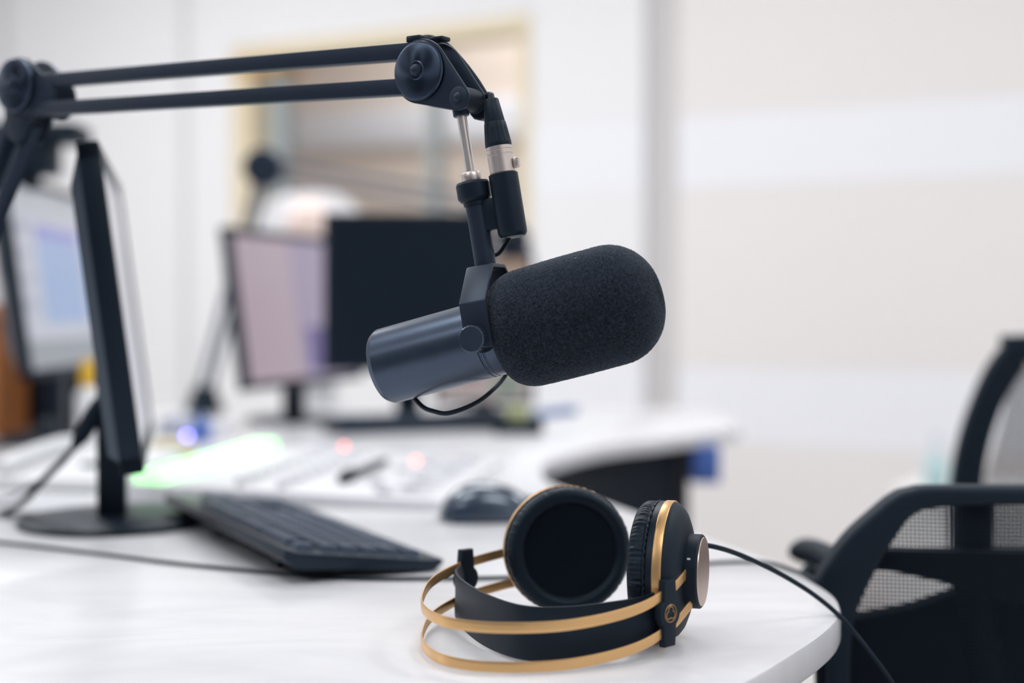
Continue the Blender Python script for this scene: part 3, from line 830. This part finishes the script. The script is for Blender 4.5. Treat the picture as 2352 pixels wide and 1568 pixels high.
# camera over the window-list monitor
wc = wthing('webcam', 'black camera with flat hood clamped on top of the window-list monitor', 'camera', P(60, 405, 2.3))
z0 = P(60, 412, 2.33)
build('body', loc(wc, MB().box((z0.x - .003, z0.y, z0.z + .034), (.105, .07, .056), bev=.006)), M['dark_plastic'], wc)
build('hood', loc(wc, MB().box((z0.x + .008, z0.y, z0.z + .073), (.175, .09, .030), bev=.004)), M['dark_plastic'], wc)
build('clamp', loc(wc, MB().box((z0.x - .01, z0.y, z0.z + .0), (.06, .04, .035), bev=.003)), M['dark_plastic'], wc)

# cables into the near monitor
mc = wthing('monitor_cable', 'black monitor cables with thick plug hanging behind the edge-on monitor', 'cable', D(60, 1150))
build('plug', loc(mc, MB().tube(catmull([P(243, 912, 1.44), P(222, 940, 1.44), P(196, 985, 1.44), P(172, 1025, 1.44)], 6), [.006, .0075, .008, .0085, .0088, .009, .0092, .0094, .0095, .0096, .0096, .0095, .0092, .009, .0085, .008, .007, .0055, .005], 12)), M['rubber'], mc)
build('cord', loc(mc, MB().tube(catmull([P(174, 1022, 1.44), P(140, 1062, 1.45), P(105, 1095, 1.45), P(60, 1145, 1.46), D(0, 1180, .004), D(-120, 1200, .004)], 8), .0036, 10)), M['rubber'], mc)
build('cord', loc(mc, MB().tube(catmull([P(178, 1015, 1.447), P(120, 1085, 1.47), P(60, 1120, 1.50), D(0, 1150, .004), D(-120, 1160, .004)], 8), .0026, 10)), M['knob_grey'], mc)
build('cord', loc(mc, MB().tube(catmull([D(-100, 1190, .003), D(60, 1180, .003), D(200, 1168, .003), D(330, 1170, .003), D(420, 1182, .003)], 8), .0024, 8)), M['knob_grey'], mc)

# ------------------------------------------------------------------ keyboard
nl = V((-.183, 1.147)); ln = V((-.18, .351)).normalized(); wd = V((ln.y, -ln.x))
KL, KW = .405, .141
sl = math.atan((.030 - .012) / KW)
kx = V((wd.x * math.cos(sl), wd.y * math.cos(sl), -math.sin(sl))); ky = V((ln.x, ln.y, 0)); kz = kx.cross(ky)
KO = V((nl.x, nl.y, DESK + .0295))
kbd = thing('keyboard', 'black full-size keyboard lying on the desk in front of the edge-on monitor', 'keyboard', frame(KO, kx, ky, kz))
cs_ = MB()
prof2 = [(0.0, 0.0), (.010, -.0022), (.128, -.0022), (KW, -.0010), (KW + .001, -.004), (KW - .006, -.0115), (.012, -.0165), (-.001, -.009)]
bm = bmesh.new()
va = [bm.verts.new((x, 0, z)) for x, z in prof2]; fa = bm.faces.new(va)
r_ = bmesh.ops.extrude_face_region(bm, geom=[fa])
for e in r_['geom']:
    if isinstance(e, bmesh.types.BMVert): e.co.y = KL
bmesh.ops.recalc_face_normals(bm, faces=bm.faces[:])
bmesh.ops.bevel(bm, geom=bm.edges[:], offset=.0012, segments=2, affect='EDGES', profile=.5)
build('case', cs_.bm(bm), M['key_body'], kbd)
U1 = .0187
rows = [(.0205, [1, -.9, 1, 1, 1, 1, -.4, 1, 1, 1, 1, -.4, 1, 1, 1, 1, -.3, 1, 1, 1]),
        (.0425, [1] * 13 + [2, -.3, 1, 1, 1, -.3, 1, 1, 1, 1]),
        (.0608, [1.5] + [1] * 12 + [1.5, -.3, 1, 1, 1, -.3, 1, 1, 1, 1]),
        (.0790, [1.75] + [1] * 11 + [2.25, -3.6, 1, 1, 1]),
        (.0972, [2.25] + [1] * 10 + [2.75, -1.3, 1, -1.3, 1, 1, 1, 1]),
        (.1155, [1.25, 1.25, 1.25, 6.25, 1.25, 1.25, 1.25, 1.25, -.3, 1, 1, 1, -.3, 2, 1, 1])]
kmesh = {}
nk = 0
for xc, seq in rows:
    y = .010
    sc_ = (KL - .020) / (22.6 * U1)
    for wk in seq:
        if wk < 0: y += -wk * U1 * sc_; continue
        L = wk * U1 * sc_
        key = round(wk, 2)
        if key not in kmesh:
            hx, hy = .0080, L / 2 - .0008
            kb_ = MB().add([(-hx, -hy, 0), (hx, -hy, 0), (hx, hy, 0), (-hx, hy, 0), (-hx * .8, -hy + .0016, .0062), (hx * .8, -hy + .0016, .0062), (hx * .8, hy - .0016, .0062), (-hx * .8, hy - .0016, .0062)],
                           [[3, 2, 1, 0], [0, 1, 5, 4], [1, 2, 6, 5], [2, 3, 7, 6], [3, 0, 4, 7], [4, 5, 6, 7]])
            o = build('key', kb_, M['keycap'], kbd)
            kmesh[key] = o.data
        else:
            o = bpy.data.objects.new('key', kmesh[key]); C.objects.link(o); o.parent = kbd
        o.location = (xc, y + L / 2, -.0024)
        nk += 1
        y += L
for yy in (.075, KL - .14):
    build('foot', MB().box((.022, yy + .01, -.0186), (.004, .02, .015)), M['dark_plastic'], kbd)

# ------------------------------------------------------------------ mouse
mo = wthing('mouse', 'black computer mouse on the desk behind the headphones', 'mouse', D(1120, 1198))
def mouse_mesh():
    mb = MB(); n, m_ = 40, 18
    vs = []; fs = []
    L, Wd, Hh = .107, .060, .0375
    for i in range(n + 1):
        t = i / n
        x = -L / 2 + L * t
        q_ = 2 * t - 1
        hz_ = max(.002, Hh * (1 - abs(q_) ** 2.3) ** .62 * (1 - .10 * q_))
        hw_ = max(.003, Wd / 2 * (1 - abs(q_) ** 3.0) ** .5)
        for k in range(m_ + 1):
            a = PI * k / m_
            cy, sz = math.cos(a), math.sin(a)
            vs.append((x, -hw_ * math.copysign(abs(cy) ** .75, cy), .003 + hz_ * sz ** .8))
    for i in range(n):
        for k in range(m_):
            a = i * (m_ + 1) + k
            fs.append([a, a + 1, a + m_ + 2, a + m_ + 1])
        fs.append([i * (m_ + 1), (i + 1) * (m_ + 1), (i + 1) * (m_ + 1) + m_, i * (m_ + 1) + m_])
    fs.append(list(range(m_ + 1))); fs.append([n * (m_ + 1) + k for k in range(m_ + 1)])
    return mb.add(vs, fs)
mfr = Matrix.Translation(D(1122, 1194)) @ Matrix.Rotation(math.radians(8), 4, 'Z')
b_ = mouse_mesh(); b_.v = [mfr @ v for v in b_.v]
build('shell', loc(mo, b_), M['mouse'], mo, angle=60)
build('scroll_wheel', loc(mo, MB().cyl(mfr @ V((.030, -.004, .0225)), mfr @ V((.030, .004, .0225)), .008, 24)), M['rubber'], mo)
build('button_seam', loc(mo, MB().box((.036, 0, .0255), (.022, .0012, .003), mfr @ Matrix.Rotation(.35, 4, 'Y') @ Matrix.Translation((0, 0, .011)))), M['rubber'], mo)
build('glide_pad', loc(mo, MB().box((0, 0, .0016), (.08, .04, .0032), mfr)), M['rubber'], mo)

# ------------------------------------------------------------------ mixing console
cx_ = V((.989, -.150, 0)).normalized(); cy_ = EZ.cross(cx_)
con = thing('mixing_console', 'pale low mixing console with a glowing green display strip along its back', 'mixing console', frame((-.448, 1.640, DESK), cx_, cy_, EZ))
CW, CL = .37, .45
bm = bmesh.new()
pr = [(0, 0), (CW, 0), (CW, .010), (.085, .020), (0, .023)]
va = [bm.verts.new((x, 0, z)) for x, z in pr]; fa = bm.faces.new(va)
r_ = bmesh.ops.extrude_face_region(bm, geom=[fa])
for e in r_['geom']:
    if isinstance(e, bmesh.types.BMVert): e.co.y = CL
bmesh.ops.recalc_face_normals(bm, faces=bm.faces[:])
bmesh.ops.bevel(bm, geom=bm.edges[:], offset=.0015, segments=2, affect='EDGES', profile=.5)
build('console_body', MB().bm(bm), M['console'], con)
def ctop(x): return .020 - .010 * (x - .085) / (CW - .085) if x > .085 else .023 - .003 * x / .085
build('display_strip', MB().box((.024, CL / 2, .026), (.034, CL - .02, .018), Matrix.Rotation(0, 4, 'Y'), bev=.002), M['led_green'], con)
for i in range(10):
    y = .03 + i * .042
    s = MB().box((.30, y, ctop(.30) + .0004), (.11, .003, .0012), frame((0, 0, 0), (1, 0, 0), (0, 1, 0), (0, 0, 1)))
    build('fader_slot', s, M['console_side'], con)
    xf = .30 + .03 * math.sin(i * 2.3)
    build('fader_cap', MB().box((xf, y, ctop(xf) + .005), (.018, .010, .008), bev=.002), M['console'], con)
    for xk in (.13, .18):
        build('rotary_knob', MB().cyl((xk, y, ctop(xk) - .001), (xk, y, ctop(xk) + .011), .0065, 18, bev=.001), M['console'], con)
ci = con.matrix_world.inverted()
for (u, v) in ((790, 1025), (955, 1050)):
    p = ci @ D(u, v, .020)
    build('lit_button', MB().box((p.x, p.y, ctop(p.x) + .002), (.007, .007, .005), bev=.001), M['led_red'], con)

pa, pb = D(783, 1113, .0275), D(872, 1062, .0275)
pa = V((pa.x, 1.70, 0)); pa.x = (785 - 1176) / FPX * 1.70
pb = V((pa.x + .033, 1.70 + .205, 0))
la, lb = ci @ V((pa.x, pa.y, DESK)), ci @ V((pb.x, pb.y, DESK))
pa.z = DESK + ctop(la.x) + .0070; pb.z = DESK + ctop(lb.x) + .0056
pen = wthing('pen', 'thick black pen lying on the pale mixing console', 'pen', pa)
dv = (pb - pa).normalized()
build('barrel', loc(pen, MB().cyl(pa + dv * .05, pb, .0048, 20, bev=.001)), M['dark_plastic'], pen)
build('cap', loc(pen, MB().cyl(pa, pa + dv * .052, .0066, 20, bev=.0015)), M['dark_plastic'], pen)
build('clip', loc(pen, MB().tube([pa + dv * .006 + V((0, 0, .0074)), pa + dv * .045 + V((0, 0, .0076))], .0012, 8)), M['dark_plastic'], pen)

# ------------------------------------------------------------------ clutter on the left of the desk
rx = wthing('power_box', 'small grey box with a bright blue light behind the green strip', 'power box', D(385, 1000))
rb0 = D(388, 1000)
build('case', loc(rx, MB().box((rb0.x + .012, rb0.y + .05, DESK + .016), (.060, .10, .032), bev=.004)), M['console_side'], rx)
lp = P(430, 1006, rb0.y - .03)
build('status_light', loc(rx, MB().lathe([(0, 0), (.0035, .0005), (.0035, .003), (.002, .005), (0, .0055)], 16, Matrix.Translation((lp.x, lp.y, DESK)))), M['led_blue'], rx)
build('wire', loc(rx, MB().tube([(lp.x, lp.y, DESK + .0015), (lp.x - .01, lp.y + .02, DESK + .002), (rb0.x + .03, rb0.y + .004, DESK + .008)], .0014, 8)), M['rubber'], rx)
bc = D(462, 1012)
bcu = wthing('bottle', 'small blue bottle beside the grey power box', 'bottle', bc)
build('bottle_body', loc(bcu, MB().lathe([(0, 0), (.016, 0), (.0175, .003), (.0175, .026), (.010, .034), (0, .034)], 24, Matrix.Translation(bc))), M['blue'], bcu)
build('bottle_cap', loc(bcu, MB().lathe([(0, .033), (.009, .033), (.009, .046), (0, .047)], 24, Matrix.Translation(bc))), M['blue2'], bcu)
yb_ = D(390, 1062)
tag(build('card_box', MB().box((yb_.x, yb_.y + .02, DESK + .016), (.052, .05, .032), bev=.002), M['cardboard']), 'small beige card box in front of the grey power box', 'box')
tag(build('adapter', MB().box((D(500, 1000).x, D(500, 1000).y + .03, DESK + .012), (.055, .05, .024), bev=.004), M['white_plastic']), 'white plug adapter right of the blue bottle', 'adapter')
ph = wthing('desk_phone', 'white desk telephone with dark green display left of the monitor cables', 'telephone', D(70, 1110))
pc = D(80, 1128)
pm = frame((pc.x, pc.y, DESK), (.97, -.24, 0), (.24, .97, 0), EZ)
bm = bmesh.new()
va = [bm.verts.new((-.10, y, z)) for y, z in ((0, 0), (.22, 0), (.22, .034), (0, .014))]; fa = bm.faces.new(va)
r_ = bmesh.ops.extrude_face_region(bm, geom=[fa])
for e in r_['geom']:
    if isinstance(e, bmesh.types.BMVert): e.co.x = .09
bmesh.ops.recalc_face_normals(bm, faces=bm.faces[:]); bmesh.ops.bevel(bm, geom=bm.edges[:], offset=.003, segments=2, affect='EDGES')
build('phone_body', loc(ph, MB().bm(bm, pm)), M['white_plastic'], ph)
build('display', loc(ph, MB().box((.03, .10, .0238), (.035, .03, .004), pm)), M['dark_green'], ph)
hs = [pm @ V((-.06, .02, .026)), pm @ V((-.06, .06, .034)), pm @ V((-.06, .11, .040)), pm @ V((-.06, .16, .043)), pm @ V((-.06, .19, .042))]
build('handset', loc(ph, MB().tube(catmull(hs, 6), .010, 14)), M['white_plastic'], ph)
# things round the window-list monitor
ob = wthing('storage_box', 'orange-brown storage box with lid left of the window-list monitor', 'box', (-1.022, 2.585, DESK))
build('box_body', loc(ob, MB().box((-1.022, 2.585, DESK + .1), (.23, .16, .2), bev=.003)), M['orange'], ob)
build('box_lid', loc(ob, MB().box((-1.022, 2.585, DESK + .2175), (.24, .17, .035), bev=.003)), M['orange'], ob)
spk = wthing('speaker', 'black desktop speaker under the window-list monitor', 'speaker', (-.87, 2.74, DESK))
build('cabinet', loc(spk, MB().box((-.868, 2.745, DESK + .062), (.135, .12, .124), bev=.006)), M['dark_plastic'], spk)
build('cone', loc(spk, MB().lathe([(.0, .002), (.012, .006), (.036, .001), (.040, -.001), (0, -.001)], 32, zframe((-.868, 2.6845, DESK + .06), (0, -1, 0)))), M['rubber'], spk)
hsx = wthing('headset', 'black headset lying in front of the window-list monitor', 'headset', (-.825, 2.30, DESK))
hc0 = V((-.825, 2.30, DESK))
build('band', loc(hsx, MB().tube([V((hc0.x + .07 * math.cos(t), hc0.y - .08 * math.sin(t), DESK + .012)) for t in [PI * k / 16 for k in range(17)]], .006, 8)), M['dark_plastic'], hsx)
for sg in (-1, 1):
    build('ear_pad', loc(hsx, MB().cyl((hc0.x + sg * .062, hc0.y, DESK + .024), (hc0.x + sg * .088, hc0.y, DESK + .024), .024, 24, bev=.005)), M['leather'], hsx)
gb = V((-.683, 2.30, DESK))
gl_ = wthing('bottle', 'white bottle with yellow cap behind the edge-on monitor', 'bottle', gb)
build('bottle_body', loc(gl_, MB().lathe([(0, 0), (.021, 0), (.023, .003), (.023, .086), (.014, .102), (0, .102)], 28, Matrix.Translation(gb))), M['white_plastic'], gl_)
build('bottle_cap', loc(gl_, MB().lathe([(0, .101), (.0165, .101), (.0165, .138), (.013, .143), (0, .143)], 28, Matrix.Translation(gb))), M['yellow'], gl_)

# ------------------------------------------------------------------ far end of the desk
far_b = D(470, 948)
fa_ = wthing('boom_arm', 'grey boom arm standing behind the mauve screen monitor', 'microphone arm', far_b)
fj = P(606, 386, far_b.y - .02); fe = P(1110, 468, far_b.y - .04)
build('foot_plate', loc(fa_, MB().lathe([(0, 0), (.042, 0), (.042, .014), (.034, .022), (.028, .045), (.022, .058), (0, .058)], 32, Matrix.Translation(far_b))), M['dark_plastic'], fa_)
for off in (-.012, .012):
    build('lower_bar', loc(fa_, square_bar(far_b + V((off, 0, .044)), fj + V((off, 0, -.012)), .012, .011)), M['grey_arm'], fa_)
    build('upper_bar', loc(fa_, square_bar(fj + V((.012, 0, .0 + off * 1.3)), fe + V((0, 0, off * 1.3)), .011, .011)), M['grey_arm'], fa_)
build('joint_disc', loc(fa_, MB().cyl(fj + V((0, -.026, 0)), fj + V((0, .026, 0)), .042, 32, bev=.004)), M['black_metal'], fa_)
build('joint_disc', loc(fa_, MB().cyl(fe + V((.0, -.018, 0)), fe + V((0, .018, 0)), .022, 32, bev=.003)), M['black_metal'], fa_)
build('drop_rod', loc(fa_, MB().cyl(fe + V((.020, 0, -.008)), fe + V((.05, 0, -.030)), .006, 16)), M['black_metal'], fa_)
fm = wthing('microphone', 'far dark microphone with foam windscreen hanging on the grey boom arm', 'microphone', fe + V((.055, 0, -.05)))
fc = P(1178, 556, fe.y)
build('windscreen', loc(fm, MB().lathe([(0, -.045), (.02, -.043), (.033, -.034), (.0385, -.02), (.0385, .0), (.034, .012), (.027, .018), (0, .018)], 40, zframe(fc, (.2, .75, -.25)) @ Matrix.Translation((0, 0, 0)))), M['foam'], fm)
build('body', loc(fm, MB().cyl(fc + V((.2, .75, -.25)).normalized() * .017, fc + V((.2, .75, -.25)).normalized() * .09, .026, 32, bev=.003)), M['mic_body'], fm)
build('mount', loc(fm, MB().cyl(fc + V((0, .01, .03)), fe + V((.048, 0, -.028)), .006, 12)), M['black_metal'], fm)

fk = wthing('keyboard', 'dark keyboard lying under the switched-off monitor', 'keyboard', D(900, 985))
fkm = frame((D(775, 1000).x, D(775, 1000).y, DESK), V((.93, .36, 0)).normalized(), V((-.36, .93, 0)).normalized(), EZ)
build('case', loc(fk, MB().box((.17, .06, .0125), (.34, .12, .023), fkm, bev=.003)), M['key_body'], fk)
kk = MB()
for r in range(5):
    for c in range(16): kk.box((.02 + c * .02, .02 + r * .02, .026), (.016, .016, .006), fkm)
o = build('key_field', loc(fk, kk), M['keycap'], fk)
ty = wthing('tray', 'small black tray on the far desk under the microphone foam', 'tray', D(1195, 1000))
tc_ = D(1192, 998)
build('tray_bottom', loc(ty, MB().box((tc_.x, tc_.y + .05, DESK + .004), (.085, .10, .008), bev=.002)), M['dark_plastic'], ty)
for (dx, dy, sx, sy) in ((-.041, .05, .004, .1), (.041, .05, .004, .1), (0, .001, .086, .004), (0, .099, .086, .004)):
    build('tray_side', loc(ty, MB().box((tc_.x + dx, tc_.y + dy, DESK + .013), (sx, sy, .024), bev=.001)), M['dark_plastic'], ty)
tag(build('note_block', MB().box((tc_.x - .002, tc_.y + .05, DESK + .028), (.042, .05, .038), bev=.002), M['olive']), 'yellow-green note block standing in the small black tray', 'note block')
sc0 = D(1252, 952)
tag(build('glue_stick', MB().cyl((tc_.x + .028, tc_.y + .03, DESK + .0252 + .008), (tc_.x + .105, tc_.y + .09, DESK + .0252 + .012), .0075, 18, bev=.001), M['blue2']), 'blue stick lying across the small black tray edge', 'glue stick')

# chair behind the far end of the desk, seen over the monitors
wch = wthing('chair', 'white round-backed chair with a pink cushion behind the far monitors', 'chair', (-.55, 3.75, 0))
def shell_back(cx, cy, zc, w_, h_):
    mb = MB(); n = 28; pts = []
    for k in range(n):
        t = 2 * PI * k / n
        pts.append((w_ / 2 * math.copysign(abs(math.cos(t)) ** .7, math.cos(t)), h_ / 2 * math.copysign(abs(math.sin(t)) ** .7, math.sin(t))))
    return mb.prism(pts, -.02, .02, frame((cx, cy, zc), (1, 0, 0), (0, 0, 1), (0, -1, 0)), bev=.008)
build('backrest', loc(wch, shell_back(-.525, 3.72, 1.03, .33, .5)), M['white_plastic'], wch)
build('seat', loc(wch, MB().box((-.50, 3.52, .46), (.44, .44, .05), bev=.02)), M['white_plastic'], wch)
build('back_bar', loc(wch, MB().box((-.50, 3.74, .60), (.08, .03, .42), bev=.008)), M['white_plastic'], wch)
for sx in (-.18, .18):
    for sy in (-.18, .18): build('leg', loc(wch, MB().cyl((-.50 + sx, 3.52 + sy, 0), (-.50 + sx * .9, 3.52 + sy * .9, .44), .012, 12)), M['chrome'], wch)
cu_ = V((-.522, 3.655, 1.195))
build('head_cushion', loc(wch, MB().lathe([(0, -.045), (.035, -.042), (.052, -.02), (.056, 0), (.052, .02), (.035, .042), (0, .045)], 28, zframe(cu_, (0, 1, 0)))), M['pink'], wch)

# ------------------------------------------------------------------ mesh office chairs
def office_chair(name, label, mx, group, tall=False):
    """local frame: x right, y = the way the sitter faces, z up; origin on the floor under the back"""
    t = thing(name, label, 'office chair', mx, group)
    # backrest outline (x, z)
    hl = [(-.206, .54), (-.208, .66), (-.2095, .735), (-.208, .752), (-.187, .785), (-.164, .808), (-.150, .820), (-.136, .826), (-.10, .829)]
    hi = [(-.180, .56), (-.182, .61), (-.183, .66), (-.181, .712), (-.166, .753), (-.151, .781), (-.136, .803), (-.116, .811), (-.06, .814)]
    out = hl + [(-x, z) for x, z in hl[::-1]]; inn = hi + [(-x, z) for x, z in hi[::-1]]
    if tall:
        lf_ = [(-.235, .55), (-.250, .66), (-.248, .741), (-.240, .794), (-.225, .846), (-.205, .895), (-.182, .928), (-.160, .940)]
        li_ = [(-.195, .58), (-.210, .66), (-.209, .741), (-.202, .790), (-.188, .838), (-.170, .875), (-.155, .896), (-.140, .903)]
        out = lf_ + [(-x, z) for x, z in lf_[::-1]]; inn = li_ + [(-x, z) for x, z in li_[::-1]]
    so = [(p.x, p.y) for p in catmull([(a, b_2, 0) for a, b_2 in out], 4)]; si = [(p.x, p.y) for p in catmull([(a, b_2, 0) for a, b_2 in inn], 4)]
    bm = bmesh.new()
    def yb2(x): return .030 * (x / .226) ** 2 * 1.0
    vo = [bm.verts.new((x, yb2(x), z)) for x, z in so]; vi = [bm.verts.new((x, yb2(x), z)) for x, z in si]
    n = len(so)
    fs = [bm.faces.new([vo[k], vo[(k + 1) % n], vi[(k + 1) % n], vi[k]]) for k in range(n)]
    r = bmesh.ops.extrude_face_region(bm, geom=fs)
    for e in r['geom']:
        if isinstance(e, bmesh.types.BMVert): e.co.y += .026
    bmesh.ops.recalc_face_normals(bm, faces=bm.faces[:])
    es = [e for e in bm.edges if len(e.link_faces) == 2 and e.calc_face_angle(0) > 1.0]
    bmesh.ops.bevel(bm, geom=es, offset=.005, segments=3, affect='EDGES', profile=.5)
    build('back_frame', MB().bm(bm), M['dark_plastic'], t)
    mb = MB(); nx, nz = 24, 4
    vs = [(-.188 + .376 * i / nx, yb2(-.188 + .376 * i / nx) + .012,   .55 + .272 * k / nz) for k in range(nz + 1) for i in range(nx + 1)]
    if tall: vs = [(x * 1.16, y, .57 + (z - .55) * 1.30) for x, y, z in vs]
    vs = [(x * (1 if z < .70 else 1 - (z - .70) * 1.2), y, z) for x, y, z in vs] if tall else [(x * (1 if z < .72 else 1 - (z - .72) * 2.6), y, z) for x, y, z in vs]
    fs = [[k * (nx + 1) + i, k * (nx + 1) + i + 1, (k + 1) * (nx + 1) + i + 1, (k + 1) * (nx + 1) + i] for k in range(nz) for i in range(nx)]
    build('back_mesh', mb.add(vs, fs), M['mesh'], t)
    for s in (() if tall else (-1, 1)):
        build('back_stay', MB().tube(catmull([(s * .072, .055, .812), (s * .070, .062, .75), (s * .060, .066, .68), (s * .03, .070, .56), (0, .055, .48)], 6), .017, 12), M['dark_plastic'], t)
    lm_ = [(-.172, .772), (-.176, .759), (-.140, .753), (-.100, .744), (-.080, .734), (-.03, .722)]
    lum = lm_ + [(-x, z) for x, z in lm_[::-1]]
    if not tall: build('lumbar_bar', MB().prism(lum, -.058, -.034, frame((0, 0, 0), (1, 0, 0), (0, 0, 1), (0, -1, 0)), bev=.004), M['dark_plastic'], t)
    pd_ = [(-.178, .55), (-.180, .709), (-.150, .715), (-.120, .721), (-.099, .728), (-.080, .735), (-.03, .742)]
    pad = pd_ + [(-x, z) for x, z in pd_[::-1]]
    if not tall: build('lumbar_pad', MB().prism(pad, -.085, -.060, frame((0, 0, 0), (1, 0, 0), (0, 0, 1), (0, -1, 0)), bev=.01), M['seat_fabric'], t)
    build('spine', MB().box((0, .06, .50 if tall else .47), (.07, .03, .24 if tall else .16), bev=.008), M['dark_plastic'], t)
    build('seat', MB().box((0, .30, .43), (.46, .44, .07), bev=.028, seg=4), M['seat_fabric'], t)
    build('seat_plate', MB().box((0, .20, .385), (.20, .34, .02), bev=.004), M['dark_plastic'], t)
    for s in (() if tall else (-1, 1)):
        build('armrest', MB().tube(catmull([(s * .163, .13, .738), (s * .166, .19, .739), (s * .171, .25, .735), (s * .175, .31, .724)], 8), [.007, .010, .011, .012, .0125] + [.013] * 13 + [.0125, .012, .011, .010, .0085, .007, .004], 14), M['dark_plastic'], t)
        build('arm_post', MB().tube([(s * .245, .18, .385), (s * .262, .18, .42), (s * .262, .19, .62), (s * .175, .195, .728)], .011, 12), M['dark_plastic'], t)
        build('arm_bracket', MB().box((s * .165, .17, .385), (.17, .05, .016), bev=.003), M['dark_plastic'], t)
    build('gas_column', MB().cyl((0, .25, .09), (0, .25, .38), .025, 24), M['dark_plastic'], t)
    for k in range(5):
        a = 2 * PI * k / 5 + .3
        d = V((math.cos(a), math.sin(a), 0)); c0 = V((0, .25, .095)); c1 = c0 + d * .29 + V((0, 0, -.022))
        build('base_leg', MB().tube([c0, c0.lerp(c1, .5), c1], [.025, .02, .014], 10), M['dark_plastic'], t)
        build('caster', MB().cyl(c1 + V((-d.y, d.x, 0)) * -.018 + V((0, 0, -.045)), c1 + V((-d.y, d.x, 0)) * .018 + V((0, 0, -.045)), .028, 20, bev=.004), M['dark_plastic'], t)
    return t
ch1 = office_chair('office_chair', 'black mesh-backed office chair nearest the round end of the desk', Matrix.Translation((.464, 1.150, 0)), 'mesh office chairs')
ch2 = office_chair('office_chair', 'taller black mesh-backed office chair behind the one beside the desk', Matrix.Translation((.852, 1.90, 0)), 'mesh office chairs', True)

# low cabinet and bottle by the far wall
lc = wthing('low_cabinet', 'low white cabinet by the far wall behind the mesh chairs', 'cabinet', (1.15, 3.55, 0))
lcm = frame((1.26, 3.62, 0), e1, e2, EZ)
build('carcass', loc(lc, MB().box((0, 0, .26), (.5, .36, .52), lcm, bev=.004)), M['white_wall'], lc)
for s in (-1, 1):
    dr = build('door', loc(lc, MB().box((s * .124, -.187, .26), (.24, .014, .48), lcm, bev=.003)), M['white_wall'], lc)
    build('handle', loc(lc, MB().box((s * .03, -.2, .30), (.01, .014, .09), lcm, bev=.002)), M['nickel'], dr)
bp_ = P(2150, 1100, 3.5); bp_.z = .52
bo = wthing('bottle', 'clear bottle with teal liquid on the low white cabinet', 'bottle', bp_)
build('bottle_body', loc(bo, MB().lathe([(0, 0), (.027, 0), (.029, .004), (.029, .075), (.016, .095), (0, .095)], 28, Matrix.Translation(bp_))), M['teal'], bo)
build('pump', loc(bo, MB().lathe([(0, .094), (.012, .094), (.012, .115), (.005, .118), (.005, .135), (.012, .137), (.012, .144), (0, .145)], 20, Matrix.Translation(bp_))), M['clear_blue'], bo)

# ------------------------------------------------------------------ colour management
vs_ = bpy.context.scene.view_settings
vs_.view_transform = 'Standard'
vs_.look = 'None'
vs_.gamma = 1.0
vs_.exposure = -1.19
vs_.use_curve_mapping = False
